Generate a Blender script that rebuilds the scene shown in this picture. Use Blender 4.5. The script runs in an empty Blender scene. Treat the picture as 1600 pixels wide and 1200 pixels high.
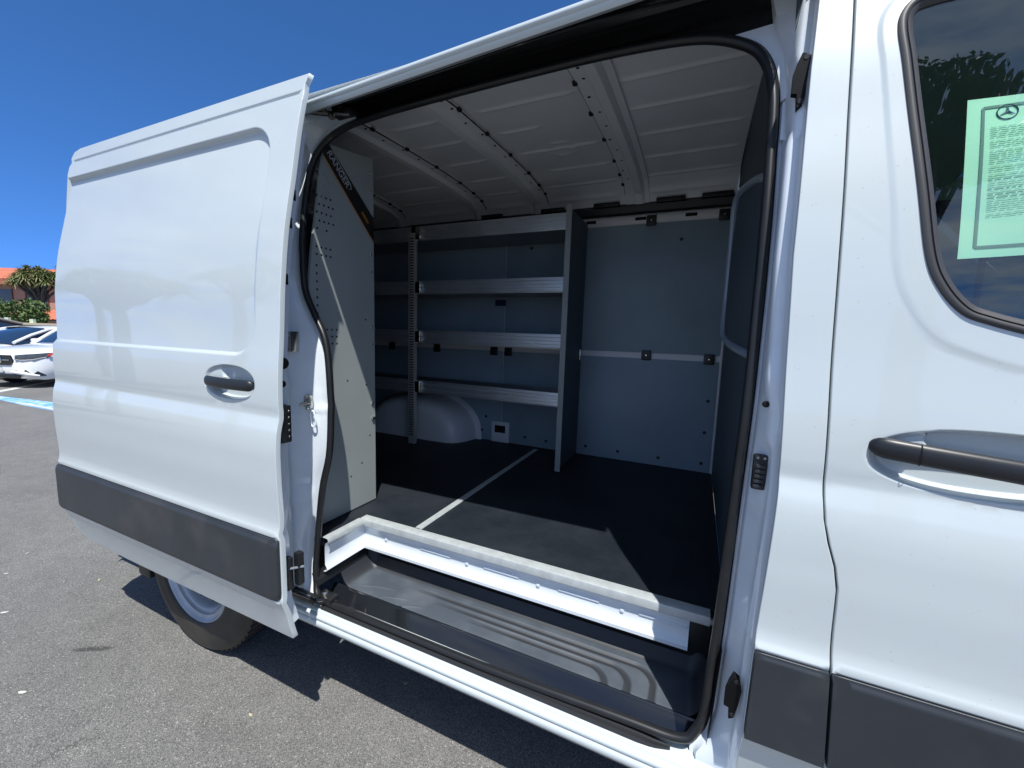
import bpy, bmesh, math, random
from mathutils import Vector, Matrix, geometry
random.seed(7)
C = bpy.context.scene
COL = C.collection
# ------------------------------------------------------------------ camera
cam_d = bpy.data.cameras.new('camera'); cam = bpy.data.objects.new('camera', cam_d); COL.objects.link(cam)
cam_d.sensor_width = 36.0; cam_d.lens = 36.0*636.27/1600.0
cam_d.clip_start = 0.02; cam_d.clip_end = 3000
CAM = Vector((0, -0.9, 1.38))
yaw, pit, rol = math.radians(24.2895), math.radians(6.9746), math.radians(1.855)
fw = Vector((-math.sin(yaw)*math.cos(pit), math.cos(yaw)*math.cos(pit), -math.sin(pit)))
rt = Vector((math.cos(yaw), math.sin(yaw), 0)); up = rt.cross(fw)
r2 = math.cos(rol)*rt + math.sin(rol)*up; u2 = -math.sin(rol)*rt + math.cos(rol)*up
M = Matrix((r2, u2, -fw)).transposed().to_4x4(); M.translation = CAM
cam.matrix_world = M
C.camera = cam
# ------------------------------------------------------------------ sun and sky
SUN_TO = Vector((0.72, -1.0, 2.45)).normalized()      # towards the sun
w = bpy.data.worlds.new('World'); C.world = w; w.use_nodes = True
nt = w.node_tree; nt.nodes.clear()
sky = nt.nodes.new('ShaderNodeTexSky'); sky.sky_type = 'NISHITA'; sky.sun_disc = False
sky.sun_elevation = math.asin(SUN_TO.z); sky.sun_rotation = math.atan2(SUN_TO.x, SUN_TO.y)
sky.altitude = 100; sky.air_density = 1.0; sky.dust_density = 0.1; sky.ozone_density = 3.0
bg = nt.nodes.new('ShaderNodeBackground'); bg.inputs[1].default_value = 0.078
wo = nt.nodes.new('ShaderNodeOutputWorld')
# keep the physical sky's brightness, pull its colour to the deep clear blue of the photograph
lum = nt.nodes.new('ShaderNodeRGBToBW'); nt.links.new(sky.outputs[0], lum.inputs[0])
tn = nt.nodes.new('ShaderNodeVectorMath'); tn.operation = 'SCALE'; tn.inputs[0].default_value = (.27, .98, 2.95); lc = nt.nodes.new('ShaderNodeMath'); lc.operation = 'POWER'; lc.inputs[1].default_value = .72; nt.links.new(lum.outputs[0], lc.inputs[0])
lm = nt.nodes.new('ShaderNodeMath'); lm.operation = 'MULTIPLY'; lm.inputs[1].default_value = 1.10; nt.links.new(lc.outputs[0], lm.inputs[0]); nt.links.new(lm.outputs[0], tn.inputs['Scale'])
mxs = nt.nodes.new('ShaderNodeMix'); mxs.data_type = 'RGBA'; mxs.inputs[0].default_value = .94
nt.links.new(sky.outputs[0], mxs.inputs[6]); nt.links.new(tn.outputs[0], mxs.inputs[7])
# thin broken cloud in the half of the sky behind the photographer (mirrored in the door window)
tcw = nt.nodes.new('ShaderNodeTexCoord'); sxw = nt.nodes.new('ShaderNodeSeparateXYZ'); nt.links.new(tcw.outputs['Generated'], sxw.inputs[0])
def wm(op, a, b_):
    r = nt.nodes.new('ShaderNodeMath'); r.operation = op
    for i, q in enumerate((a, b_)):
        if isinstance(q, (int, float)): r.inputs[i].default_value = q
        else: nt.links.new(q, r.inputs[i])
    return r.outputs[0]
zz_ = wm('ADD', wm('MAXIMUM', sxw.outputs[2], 0.0), .18)
cb = nt.nodes.new('ShaderNodeCombineXYZ'); nt.links.new(wm('DIVIDE', sxw.outputs[0], zz_), cb.inputs[0]); nt.links.new(wm('DIVIDE', sxw.outputs[1], zz_), cb.inputs[1])
cn = nt.nodes.new('ShaderNodeTexNoise'); cn.inputs['Scale'].default_value = 1.7; cn.inputs['Detail'].default_value = 9; cn.inputs['Roughness'].default_value = .62; nt.links.new(cb.outputs[0], cn.inputs['Vector'])
def wr(sk, a, b_, c_, d_):
    r = nt.nodes.new('ShaderNodeMapRange'); r.inputs[1].default_value = a; r.inputs[2].default_value = b_; r.inputs[3].default_value = c_; r.inputs[4].default_value = d_; nt.links.new(sk, r.inputs[0]); return r.outputs[0]
cfac = wm('MULTIPLY', wr(cn.outputs[0], .40, .62, .05, .85), wr(sxw.outputs[1], -.05, -.40, 0, 1))
mxc = nt.nodes.new('ShaderNodeMix'); mxc.data_type = 'RGBA'; mxc.inputs[7].default_value = (7.6, 8.6, 9.3, 1)
nt.links.new(cfac, mxc.inputs[0]); nt.links.new(mxs.outputs[2], mxc.inputs[6]); nt.links.new(mxc.outputs[2], bg.inputs[0])
nt.links.new(bg.outputs[0], wo.inputs[0])
sd = bpy.data.lights.new('sun', 'SUN'); sd.energy = 4.8; sd.angle = math.radians(0.53); sd.color = (1.0, 0.98, 0.93)
sun = bpy.data.objects.new('sun', sd); COL.objects.link(sun)
sun.rotation_euler = SUN_TO.to_track_quat('Z', 'Y').to_euler(); sun.location = (5, -6, 20)
C.view_settings.view_transform = 'Standard'; C.view_settings.look = 'None'
C.view_settings.exposure = 0.28; C.view_settings.gamma = 1.0; C.view_settings.use_curve_mapping = False
C.cycles.max_bounces = 10; C.cycles.diffuse_bounces = 6; C.cycles.transparent_max_bounces = 12

# ------------------------------------------------------------------ materials
MATS = {}
def mat(name, col, rough=.5, metal=0., coat=0., spec=.5, noise=None, bump=None, mixcol=None, alpha=None):
    """noise=(scale, amount) varies brightness; bump=(scale, strength, distance); mixcol=(colour, scale, lo, hi)"""
    if name in MATS: return MATS[name]
    m = bpy.data.materials.new(name); m.use_nodes = True; t = m.node_tree
    b = t.nodes['Principled BSDF']
    b.inputs['Base Color'].default_value = (*col, 1); b.inputs['Roughness'].default_value = rough
    b.inputs['Metallic'].default_value = metal; b.inputs['Coat Weight'].default_value = coat
    b.inputs['Coat Roughness'].default_value = .04; b.inputs['Specular IOR Level'].default_value = spec
    tc = t.nodes.new('ShaderNodeTexCoord')
    out = None
    if noise:
        n = t.nodes.new('ShaderNodeTexNoise'); n.inputs['Scale'].default_value = noise[0]; n.inputs['Detail'].default_value = 6
        t.links.new(tc.outputs['Object'], n.inputs['Vector'])
        mr = t.nodes.new('ShaderNodeMapRange'); mr.inputs[1].default_value = .3; mr.inputs[2].default_value = .7
        mr.inputs[3].default_value = 1-noise[1]; mr.inputs[4].default_value = 1+noise[1]
        t.links.new(n.outputs[0], mr.inputs[0])
        vm = t.nodes.new('ShaderNodeVectorMath'); vm.operation = 'SCALE'; vm.inputs[0].default_value = col
        t.links.new(mr.outputs[0], vm.inputs['Scale']); out = vm.outputs[0]
    if mixcol:
        n = t.nodes.new('ShaderNodeTexNoise'); n.inputs['Scale'].default_value = mixcol[1]; n.inputs['Detail'].default_value = 8
        t.links.new(tc.outputs['Object'], n.inputs['Vector'])
        mr = t.nodes.new('ShaderNodeMapRange'); mr.inputs[1].default_value = mixcol[2]; mr.inputs[2].default_value = mixcol[3]
        t.links.new(n.outputs[0], mr.inputs[0])
        mx = t.nodes.new('ShaderNodeMix'); mx.data_type = 'RGBA'
        t.links.new(mr.outputs[0], mx.inputs[0])
        if out: t.links.new(out, mx.inputs[6])
        else: mx.inputs[6].default_value = (*col, 1)
        mx.inputs[7].default_value = (*mixcol[0], 1); out = mx.outputs[2]
    if out: t.links.new(out, b.inputs['Base Color'])
    if bump:
        n = t.nodes.new('ShaderNodeTexNoise'); n.inputs['Scale'].default_value = bump[0]; n.inputs['Detail'].default_value = 5
        t.links.new(tc.outputs['Object'], n.inputs['Vector'])
        bp = t.nodes.new('ShaderNodeBump'); bp.inputs['Strength'].default_value = bump[1]; bp.inputs['Distance'].default_value = bump[2]
        t.links.new(n.outputs[0], bp.inputs['Height']); t.links.new(bp.outputs[0], b.inputs['Normal'])
    MATS[name] = m; return m

def paint_mat():
    m = mat('white_paint', (.570, .632, .650), rough=.32, coat=1.0)
    t = m.node_tree; b = t.nodes['Principled BSDF']; tc = t.nodes.new('ShaderNodeTexCoord')
    # dried water spots and dust: small specks plus cloudy film
    v = t.nodes.new('ShaderNodeTexVoronoi'); v.inputs['Scale'].default_value = 75
    t.links.new(tc.outputs['Object'], v.inputs['Vector'])
    n = t.nodes.new('ShaderNodeTexNoise'); n.inputs['Scale'].default_value = 4.5; n.inputs['Detail'].default_value = 9; n.inputs['Roughness'].default_value = .65
    t.links.new(tc.outputs['Object'], n.inputs['Vector'])
    n2 = t.nodes.new('ShaderNodeTexNoise'); n2.inputs['Scale'].default_value = 28; n2.inputs['Detail'].default_value = 3
    t.links.new(tc.outputs['Object'], n2.inputs['Vector'])
    sp = t.nodes.new('ShaderNodeMapRange'); sp.inputs[1].default_value = .16; sp.inputs[2].default_value = .08
    t.links.new(v.outputs['Distance'], sp.inputs[0])
    gate = t.nodes.new('ShaderNodeMapRange'); gate.inputs[1].default_value = .52; gate.inputs[2].default_value = .62
    t.links.new(n2.outputs[0], gate.inputs[0])
    mu = t.nodes.new('ShaderNodeMath'); mu.operation = 'MULTIPLY'
    t.links.new(sp.outputs[0], mu.inputs[0]); t.links.new(gate.outputs[0], mu.inputs[1])
    mu2 = t.nodes.new('ShaderNodeMath'); mu2.operation = 'MULTIPLY'; mu2.inputs[1].default_value = .6
    t.links.new(mu.outputs[0], mu2.inputs[0])
    mx = t.nodes.new('ShaderNodeMix'); mx.data_type = 'RGBA'; mx.inputs[6].default_value = (.570, .632, .650, 1); mx.inputs[7].default_value = (.42, .43, .41, 1)
    t.links.new(mu2.outputs[0], mx.inputs[0])
    fm = t.nodes.new('ShaderNodeMapRange'); fm.inputs[1].default_value = .35; fm.inputs[2].default_value = .75; fm.inputs[3].default_value = .0; fm.inputs[4].default_value = .22
    t.links.new(n.outputs[0], fm.inputs[0])
    mx2 = t.nodes.new('ShaderNodeMix'); mx2.data_type = 'RGBA'; mx2.inputs[7].default_value = (.52, .55, .54, 1)
    t.links.new(fm.outputs[0], mx2.inputs[0]); t.links.new(mx.outputs[2], mx2.inputs[6])
    t.links.new(mx2.outputs[2], b.inputs['Base Color'])
    cr = t.nodes.new('ShaderNodeMapRange'); cr.inputs[1].default_value = .3; cr.inputs[2].default_value = .75; cr.inputs[3].default_value = .0; cr.inputs[4].default_value = .05
    t.links.new(n.outputs[0], cr.inputs[0]); t.links.new(cr.outputs[0], b.inputs['Coat Roughness'])
    # orange peel and slight waviness of pressed steel
    w1 = t.nodes.new('ShaderNodeTexNoise'); w1.inputs['Scale'].default_value = 3.0; w1.inputs['Detail'].default_value = 1
    t.links.new(tc.outputs['Object'], w1.inputs['Vector'])
    bp = t.nodes.new('ShaderNodeBump'); bp.inputs['Strength'].default_value = .35; bp.inputs['Distance'].default_value = .006
    t.links.new(w1.outputs[0], bp.inputs['Height'])
    t.links.new(bp.outputs[0], b.inputs['Coat Normal'])
    return m
PAINT = paint_mat()
JAMB = mat('jamb_white_paint', (.76, .82, .88), rough=.3, coat=.8, noise=(14, .04))
CEIL = mat('roof_skin_paint', (.86, .89, .92), rough=.38, coat=.3, noise=(3, .06))
CLAD = mat('black_cladding', (.026, .031, .038), rough=.42, noise=(9, .15), bump=(900, .25, .0006), mixcol=((.075, .075, .072), 5, .55, .95))
RUB = mat('rubber_seal', (.012, .013, .015), rough=.38, noise=(20, .2))
RUBM = mat('rubber_matt', (.02, .021, .023), rough=.6)
BLK = mat('black_plastic', (.010, .011, .013), rough=.42, noise=(30, .2))
BLKG = mat('glossy_black_plastic', (.012, .014, .018), rough=.12, coat=.6)
TRIM = mat('grey_wall_trim', (.25, .33, .39), rough=.5, noise=(2.2, .13), bump=(300, .1, .0005))
BULK = mat('bulkhead_grey', (.055, .075, .095), rough=.5, noise=(3, .1))
PGREY = mat('powdercoat_grey', (.30, .335, .335), rough=.48, noise=(5, .04), bump=(700, .08, .0004))
ALU = mat('aluminium', (.72, .71, .66), rough=.5, metal=.6, noise=(6, .1))
ALUW = mat('brushed_threshold', (.54, .58, .59), rough=.40, metal=.35, noise=(40, .1))
CHROME = mat('zinc_steel', (.70, .68, .62), rough=.22, metal=1.0, noise=(30, .15))
DARK = mat('underbody_black', (.012, .012, .012), rough=.8)
TYRE = mat('tyre_rubber', (.016, .016, .016), rough=.5, mixcol=((.075, .064, .052), 5, .50, .90), bump=(120, .3, .001))
RIM = mat('wheel_silver', (.46, .49, .53), rough=.42, metal=.35, noise=(12, .12))
HOLE = mat('hole_dark', (.004, .004, .005), rough=.9)
def floor_mat():
    m = mat('cargo_floor', (.026, .027, .030), rough=.55)
    t = m.node_tree; b = t.nodes['Principled BSDF']; tc = t.nodes.new('ShaderNodeTexCoord')
    n = t.nodes.new('ShaderNodeTexNoise'); n.inputs['Scale'].default_value = 5; n.inputs['Detail'].default_value = 9; n.inputs['Roughness'].default_value = .7
    t.links.new(tc.outputs['Object'], n.inputs['Vector'])
    mr = t.nodes.new('ShaderNodeMapRange'); mr.inputs[1].default_value = .4; mr.inputs[2].default_value = .8
    t.links.new(n.outputs[0], mr.inputs[0])
    mx = t.nodes.new('ShaderNodeMix'); mx.data_type = 'RGBA'; mx.inputs[6].default_value = (.006, .010, .017, 1); mx.inputs[7].default_value = (.022, .027, .035, 1)
    t.links.new(mr.outputs[0], mx.inputs[0]); t.links.new(mx.outputs[2], b.inputs['Base Color'])
    wv = t.nodes.new('ShaderNodeTexWave'); wv.bands_direction = 'X'; wv.inputs['Scale'].default_value = 55
    t.links.new(tc.outputs['Object'], wv.inputs['Vector'])
    wv2 = t.nodes.new('ShaderNodeTexWave'); wv2.bands_direction = 'Y'; wv2.inputs['Scale'].default_value = 45
    t.links.new(tc.outputs['Object'], wv2.inputs['Vector'])
    mm = t.nodes.new('ShaderNodeMath'); mm.operation = 'MULTIPLY'
    t.links.new(wv.outputs['Fac'], mm.inputs[0]); t.links.new(wv2.outputs['Fac'], mm.inputs[1])
    bp = t.nodes.new('ShaderNodeBump'); bp.inputs['Strength'].default_value = .7; bp.inputs['Distance'].default_value = .0012
    t.links.new(mm.outputs[0], bp.inputs['Height']); t.links.new(bp.outputs[0], b.inputs['Normal'])
    return m
FLOOR = floor_mat()
def step_mat():
    m = mat('step_tread_plastic', (.062, .076, .094), rough=.5, mixcol=((.12, .138, .16), 7, .45, .85), bump=(1100, .35, .0006))
    return m
STEP = step_mat()
def _step_groove_tone():
    t = STEP.node_tree; b = t.nodes['Principled BSDF']; src = b.inputs['Base Color'].links[0].from_socket
    a = t.nodes.new('ShaderNodeAttribute'); a.attribute_name = 'groove'      # darker base colour in the grooves and upstands
    mx = t.nodes.new('ShaderNodeMix'); mx.data_type = 'RGBA'; mx.inputs[7].default_value = (.028, .031, .037, 1)
    t.links.new(a.outputs['Fac'], mx.inputs[0]); t.links.new(src, mx.inputs[6]); t.links.new(mx.outputs[2], b.inputs['Base Color'])
_step_groove_tone()
def alu_ribbed():
    return mat('extruded_aluminium', (.72, .76, .80), rough=.42, metal=.85, noise=(4, .15))
EXTR = alu_ribbed()
def asphalt_mat():
    m = mat('asphalt', (.08, .08, .08), rough=.82, spec=.35)
    t = m.node_tree; b = t.nodes['Principled BSDF']; tc = t.nodes.new('ShaderNodeTexCoord')
    def noise(s, d=4, r=.5):
        n = t.nodes.new('ShaderNodeTexNoise'); n.inputs['Scale'].default_value = s; n.inputs['Detail'].default_value = d; n.inputs['Roughness'].default_value = r
        t.links.new(tc.outputs['Object'], n.inputs['Vector']); return n.outputs[0]
    def rng(s, a, b_, c, d):
        r = t.nodes.new('ShaderNodeMapRange'); r.inputs[1].default_value = a; r.inputs[2].default_value = b_; r.inputs[3].default_value = c; r.inputs[4].default_value = d
        t.links.new(s, r.inputs[0]); return r.outputs[0]
    def math_(op, a, b_):
        r = t.nodes.new('ShaderNodeMath'); r.operation = op
        for i, q in enumerate((a, b_)):
            if isinstance(q, (int, float)): r.inputs[i].default_value = q
            else: t.links.new(q, r.inputs[i])
        return r.outputs[0]
    v = t.nodes.new('ShaderNodeTexVoronoi'); v.inputs['Scale'].default_value = 300; t.links.new(tc.outputs['Object'], v.inputs['Vector'])
    sepc = t.nodes.new('ShaderNodeSeparateColor'); t.links.new(v.outputs['Color'], sepc.inputs[0])
    stone = rng(sepc.outputs[0], 0, 1, .74, 1.26)
    pale = rng(sepc.outputs[1], .975, .985, 0, .7)
    inside = rng(v.outputs['Distance'], .45, .7, 1, .55)
    big = rng(noise(.7, 6, .6), .3, .7, .88, 1.12)
    mid = rng(noise(9, 6, .6), .3, .7, .90, 1.10)
    fac = math_('MULTIPLY', math_('MULTIPLY', stone, inside), math_('MULTIPLY', big, mid))
    # oil stain streak and a thin crack
    sx = t.nodes.new('ShaderNodeSeparateXYZ'); t.links.new(tc.outputs['Object'], sx.inputs[0])
    def streak(cx, cy, ang, L, W):
        dx = math_('SUBTRACT', sx.outputs[0], cx); dy = math_('SUBTRACT', sx.outputs[1], cy)
        a = math_('ADD', math_('MULTIPLY', dx, math.cos(ang)/L), math_('MULTIPLY', dy, math.sin(ang)/L))
        c_ = math_('ADD', math_('MULTIPLY', dx, -math.sin(ang)/W), math_('MULTIPLY', dy, math.cos(ang)/W))
        return math_('ADD', math_('MULTIPLY', a, a), math_('MULTIPLY', c_, c_))
    st = rng(streak(-2.23, -.185, .55, .085, .016), .3, 1.3, .45, 1)
    fac = math_('MULTIPLY', fac, st)
    wob = math_('MULTIPLY', math_('SUBTRACT', noise(6, 4, .6), .5), .22)
    line = math_('ABSOLUTE', math_('ADD', math_('ADD', math_('MULTIPLY', sx.outputs[0], .91), math_('MULTIPLY', sx.outputs[1], -.42)), math_('ADD', wob, 1.435)), 0)
    ck = rng(line, .0015, .005, .68, 1.0)
    gate = rng(noise(3.2, 2), .42, .5, 1, 0)
    ck = math_('MAXIMUM', ck, gate)
    fac = math_('MULTIPLY', fac, ck)
    col = t.nodes.new('ShaderNodeVectorMath'); col.operation = 'SCALE'; col.inputs[0].default_value = (.215, .211, .200)
    t.links.new(fac, col.inputs['Scale'])
    mx = t.nodes.new('ShaderNodeMix'); mx.data_type = 'RGBA'; mx.inputs[7].default_value = (.50, .48, .43, 1)
    t.links.new(pale, mx.inputs[0]); t.links.new(col.outputs[0], mx.inputs[6])
    t.links.new(mx.outputs[2], b.inputs['Base Color'])
    bp = t.nodes.new('ShaderNodeBump'); bp.inputs['Strength'].default_value = .8; bp.inputs['Distance'].default_value = .0035
    hh = math_('ADD', math_('MULTIPLY', inside, .6), math_('MULTIPLY', sepc.outputs[2], .5))
    t.links.new(hh, bp.inputs['Height']); t.links.new(bp.outputs[0], b.inputs['Normal'])
    return m
ASPH = asphalt_mat()
def glass_mat(name, tint, refl=1.0):
    m = bpy.data.materials.new(name); m.use_nodes = True; t = m.node_tree; t.nodes.clear()
    o = t.nodes.new('ShaderNodeOutputMaterial'); tr = t.nodes.new('ShaderNodeBsdfTransparent'); tr.inputs[0].default_value = (*tint, 1)
    g = t.nodes.new('ShaderNodeBsdfGlossy'); g.inputs['Roughness'].default_value = 0.0; g.inputs[0].default_value = (1, 1, 1, 1)
    f0 = t.nodes.new('ShaderNodeLayerWeight'); f0.inputs[0].default_value = .5
    f1 = t.nodes.new('ShaderNodeMath'); f1.operation = 'POWER'; f1.inputs[1].default_value = 5; t.links.new(f0.outputs['Facing'], f1.inputs[0])
    f = t.nodes.new('ShaderNodeMapRange'); f.inputs[3].default_value = .05; f.inputs[4].default_value = 1.0; t.links.new(f1.outputs[0], f.inputs[0])
    mu = t.nodes.new('ShaderNodeMath'); mu.operation = 'MULTIPLY'; mu.inputs[1].default_value = refl; mu.use_clamp = True
    mx = t.nodes.new('ShaderNodeMixShader'); t.links.new(f.outputs[0], mu.inputs[0]); t.links.new(mu.outputs[0], mx.inputs[0])
    t.links.new(tr.outputs[0], mx.inputs[1]); t.links.new(g.outputs[0], mx.inputs[2]); t.links.new(mx.outputs[0], o.inputs[0])
    MATS[name] = m; return m
GLASS = glass_mat('green_tinted_glass', (.70, .92, .82), 2.7)
DGLASS = glass_mat('dark_tinted_glass', (.10, .15, .13), 1.0)

# ------------------------------------------------------------------ helpers
def smooth(me, on=True):
    me.polygons.foreach_set('use_smooth', [on]*len(me.polygons))
def sharp(me, deg=35):
    smooth(me)
    bm = bmesh.new(); bm.from_mesh(me); a = math.radians(deg)
    for e in bm.edges:
        if len(e.link_faces) == 2 and e.calc_face_angle(0) > a: e.smooth = False
    bm.to_mesh(me); bm.free()
class MB:
    def __init__(s): s.v = []; s.f = []
    def add(s, vs, fs):
        o = len(s.v); s.v += [tuple(p) for p in vs]; s.f += [tuple(i+o for i in f) for f in fs]; return s
    def box(s, x0, x1, y0, y1, z0, z1, bev=0):
        if x0 > x1: x0, x1 = x1, x0
        if y0 > y1: y0, y1 = y1, y0
        if z0 > z1: z0, z1 = z1, z0
        bm = bmesh.new(); bmesh.ops.create_cube(bm, size=1)
        for q in bm.verts: q.co = ((x0+x1)/2+q.co.x*(x1-x0), (y0+y1)/2+q.co.y*(y1-y0), (z0+z1)/2+q.co.z*(z1-z0))
        if bev: bmesh.ops.bevel(bm, geom=bm.edges[:], offset=min(bev, .45*min(x1-x0, y1-y0, z1-z0)), segments=2, affect='EDGES', profile=.6)
        bm.verts.index_update(); s.add([q.co[:] for q in bm.verts], [[q.index for q in f.verts] for f in bm.faces]); bm.free(); return s
    def tube(s, pts, r, n=10, cap=True, flat=None):
        pts = [Vector(p) for p in pts]; rings = []; prev = None
        for i, p in enumerate(pts):
            d = (pts[min(i+1, len(pts)-1)] - pts[max(i-1, 0)]).normalized()
            if prev is None: a = d.orthogonal().normalized()
            else: a = (prev - d*prev.dot(d)).normalized()
            prev = a; b = d.cross(a); rr = r[i] if isinstance(r, (list, tuple)) else r
            rings.append([p + (a*math.cos(2*math.pi*k/n) + b*math.sin(2*math.pi*k/n))*rr for k in range(n)])
        s.rings(rings, True, cap); return s
    def rings(s, rings, closed=True, cap=True, loop=False):
        n = len(rings[0]); vs = [q for r in rings for q in r]; fs = []
        R = len(rings)
        for i in range(R if loop else R-1):
            j = (i+1) % R
            for k in range(n if closed else n-1):
                l = (k+1) % n; fs.append((i*n+k, i*n+l, j*n+l, j*n+k))
        if cap and closed and not loop:
            fs.append(tuple(range(n))[::-1]); fs.append(tuple(range((R-1)*n, R*n)))
        s.add(vs, fs); return s
    def disc(s, c, nrm, r, t, n=12, dome=0):
        c = Vector(c); nrm = Vector(nrm).normalized(); a = nrm.orthogonal().normalized(); b = nrm.cross(a)
        R = lambda h, q: [c + nrm*h + (a*math.cos(2*math.pi*k/n)+b*math.sin(2*math.pi*k/n))*q for k in range(n)]
        s.rings([R(0, r), R(t*.8, r), R(t, r*.85)], True, True); return s
    def build(s, name, m, parent=None, sm=True, ang=35, kind=None, label=None, loc=None):
        me = bpy.data.meshes.new(name); me.from_pydata(s.v, [], s.f); me.validate(); me.update()
        bm = bmesh.new(); bm.from_mesh(me); bmesh.ops.recalc_face_normals(bm, faces=bm.faces); bm.to_mesh(me); bm.free()
        me.materials.append(m)
        if sm: sharp(me, ang)
        return link(name, me, parent, kind, label, loc)
def wloc(o):
    v = Vector((0, 0, 0))
    while o: v += o.location; o = o.parent
    return v
def link(name, me, parent=None, kind=None, label=None, loc=None):
    o = bpy.data.objects.new(name, me); COL.objects.link(o)
    base = Vector(loc) if loc is not None else Vector((0, 0, 0))
    if parent:
        o.parent = parent; o.location = base - wloc(parent) if LOCAL == 0 else base
    else: o.location = base
    if kind: o['kind'] = kind
    if label: o['label'] = label
    return o
LOCAL = 0        # 0: meshes are written in world coordinates; 1: in their thing's own coordinates
def thing(name, label, cat, loc, group=None, rz=0):
    o = bpy.data.objects.new(name, None); COL.objects.link(o); o.location = loc; o.rotation_euler = (0, 0, rz)
    o.empty_display_size = .2; o['label'] = label; o['category'] = cat
    if group: o['group'] = group
    return o
def tag(o, label, cat, group=None):
    o['label'] = label; o['category'] = cat
    if group: o['group'] = group
    return o
def pieces(name, src_me, parent, locs, rots=None):
    """alike small pieces: one object each, shared mesh centred at its own origin"""
    out = []
    for i, p in enumerate(locs):
        o = bpy.data.objects.new(name, src_me); COL.objects.link(o); o.parent = parent; o.location = Vector(p) - wloc(parent)
        if rots: o.rotation_euler = rots[i]
        out.append(o)
    return out
def mesh_of(mb, m, ang=35, name='piece'):
    me = bpy.data.meshes.new(name); me.from_pydata(mb.v, [], mb.f); me.update()
    bm = bmesh.new(); bm.from_mesh(me); bmesh.ops.recalc_face_normals(bm, faces=bm.faces); bm.to_mesh(me); bm.free()
    me.materials.append(m); sharp(me, ang); return me
def interp(x, xs, ys):
    if x <= xs[0]: return ys[0]
    for i in range(1, len(xs)):
        if x <= xs[i]:
            t = (x-xs[i-1])/(xs[i]-xs[i-1]); return ys[i-1]+(ys[i]-ys[i-1])*t
    return ys[-1]
def catmull(pts, n=6, closed=True):
    out = []; N = len(pts)
    for i in range(N if closed else N-1):
        g = lambda k: pts[k % N] if closed else pts[max(0, min(N-1, k))]
        p0, p1, p2, p3 = g(i-1), g(i), g(i+1), g(i+2)
        for j in range(n):
            t = j/n
            out.append(tuple(.5*((2*b)+(-a+c)*t+(2*a-5*b+4*c-d)*t*t+(-a+3*b-3*c+d)*t**3) for a, b, c, d in zip(p0, p1, p2, p3)))
    if not closed: out.append(tuple(pts[-1]))
    return out
def inside(p, poly):
    x, y = p; c = False; j = len(poly)-1
    for i in range(len(poly)):
        xi, yi = poly[i]; xj, yj = poly[j]
        if (yi > y) != (yj > y) and x < (xj-xi)*(y-yi)/(yj-yi)+xi: c = not c
        j = i
    return c
def subdiv(poly, step):
    out = []
    for i in range(len(poly)):
        a, b = poly[i], poly[(i+1) % len(poly)]; L = math.hypot(b[0]-a[0], b[1]-a[1]); n = max(1, int(math.ceil(L/step)))
        for k in range(n): out.append((a[0]+(b[0]-a[0])*k/n, a[1]+(b[1]-a[1])*k/n))
    return out
def sstep(a, b, x):
    t = max(0, min(1, (x-a)/(b-a))); return t*t*(3-2*t)
# body side profile: y of the skin as a function of height (bigger = further into the van)
PZ = [.40, .45, .540, .556, .570, .578, .764, .770, .790, .82, .95, 1.05, 1.09, 1.112, 1.128, 1.16, 1.22, 1.35, 1.5, 1.65, 1.8, 1.94, 2.05, 2.15]
PY = [.036, .022, .0, -.006, -.012, -.004, -.004, -.014, -.008, -.005, -.009, -.008, -.003, .003, .006, .004, .005, .015, .025, .042, .070, .095, .12, .145]
def pchip(xs, ys):
    h = [xs[i+1]-xs[i] for i in range(len(xs)-1)]; d = [(ys[i+1]-ys[i])/h[i] for i in range(len(h))]
    m = [d[0]]+[0 if d[i-1]*d[i] <= 0 else (d[i-1]*h[i]+d[i]*h[i-1])/(h[i-1]+h[i]) for i in range(1, len(d))]+[d[-1]]
    def f(x):
        if x <= xs[0]: return ys[0]
        if x >= xs[-1]: return ys[-1]
        i = max(j for j in range(len(h)) if xs[j] <= x); t = (x-xs[i])/h[i]
        return (2*t**3-3*t*t+1)*ys[i]+(t**3-2*t*t+t)*h[i]*m[i]+(-2*t**3+3*t*t)*ys[i+1]+(t**3-t*t)*h[i]*m[i+1]
    return f
_p = pchip(PZ, PY); _PT = [_p(.30+.001*i) for i in range(1900)]
def P(z):
    q = max(0, min(1898.999, (z-.30)*1000)); i = int(q); return _PT[i]+(_PT[i+1]-_PT[i])*(q-i)
def Ps(z):                                   # the same, softened
    return sum(P(z+d) for d in (-.004, -.002, 0, .002, .004))/5
ZROW = sorted([z for z in PZ if z < 2.0]+[z+d for z in (.556, .57, .578, .764, .77, .79) for d in (-.003, .003)]+[.60+.04*i for i in range(4)]+[.86, .9, 1.0]+[1.08, 1.12, 1.145, 1.18]+[1.26+.04*i for i in range(18)]+[2.005, 2.06, 2.07])
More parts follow.
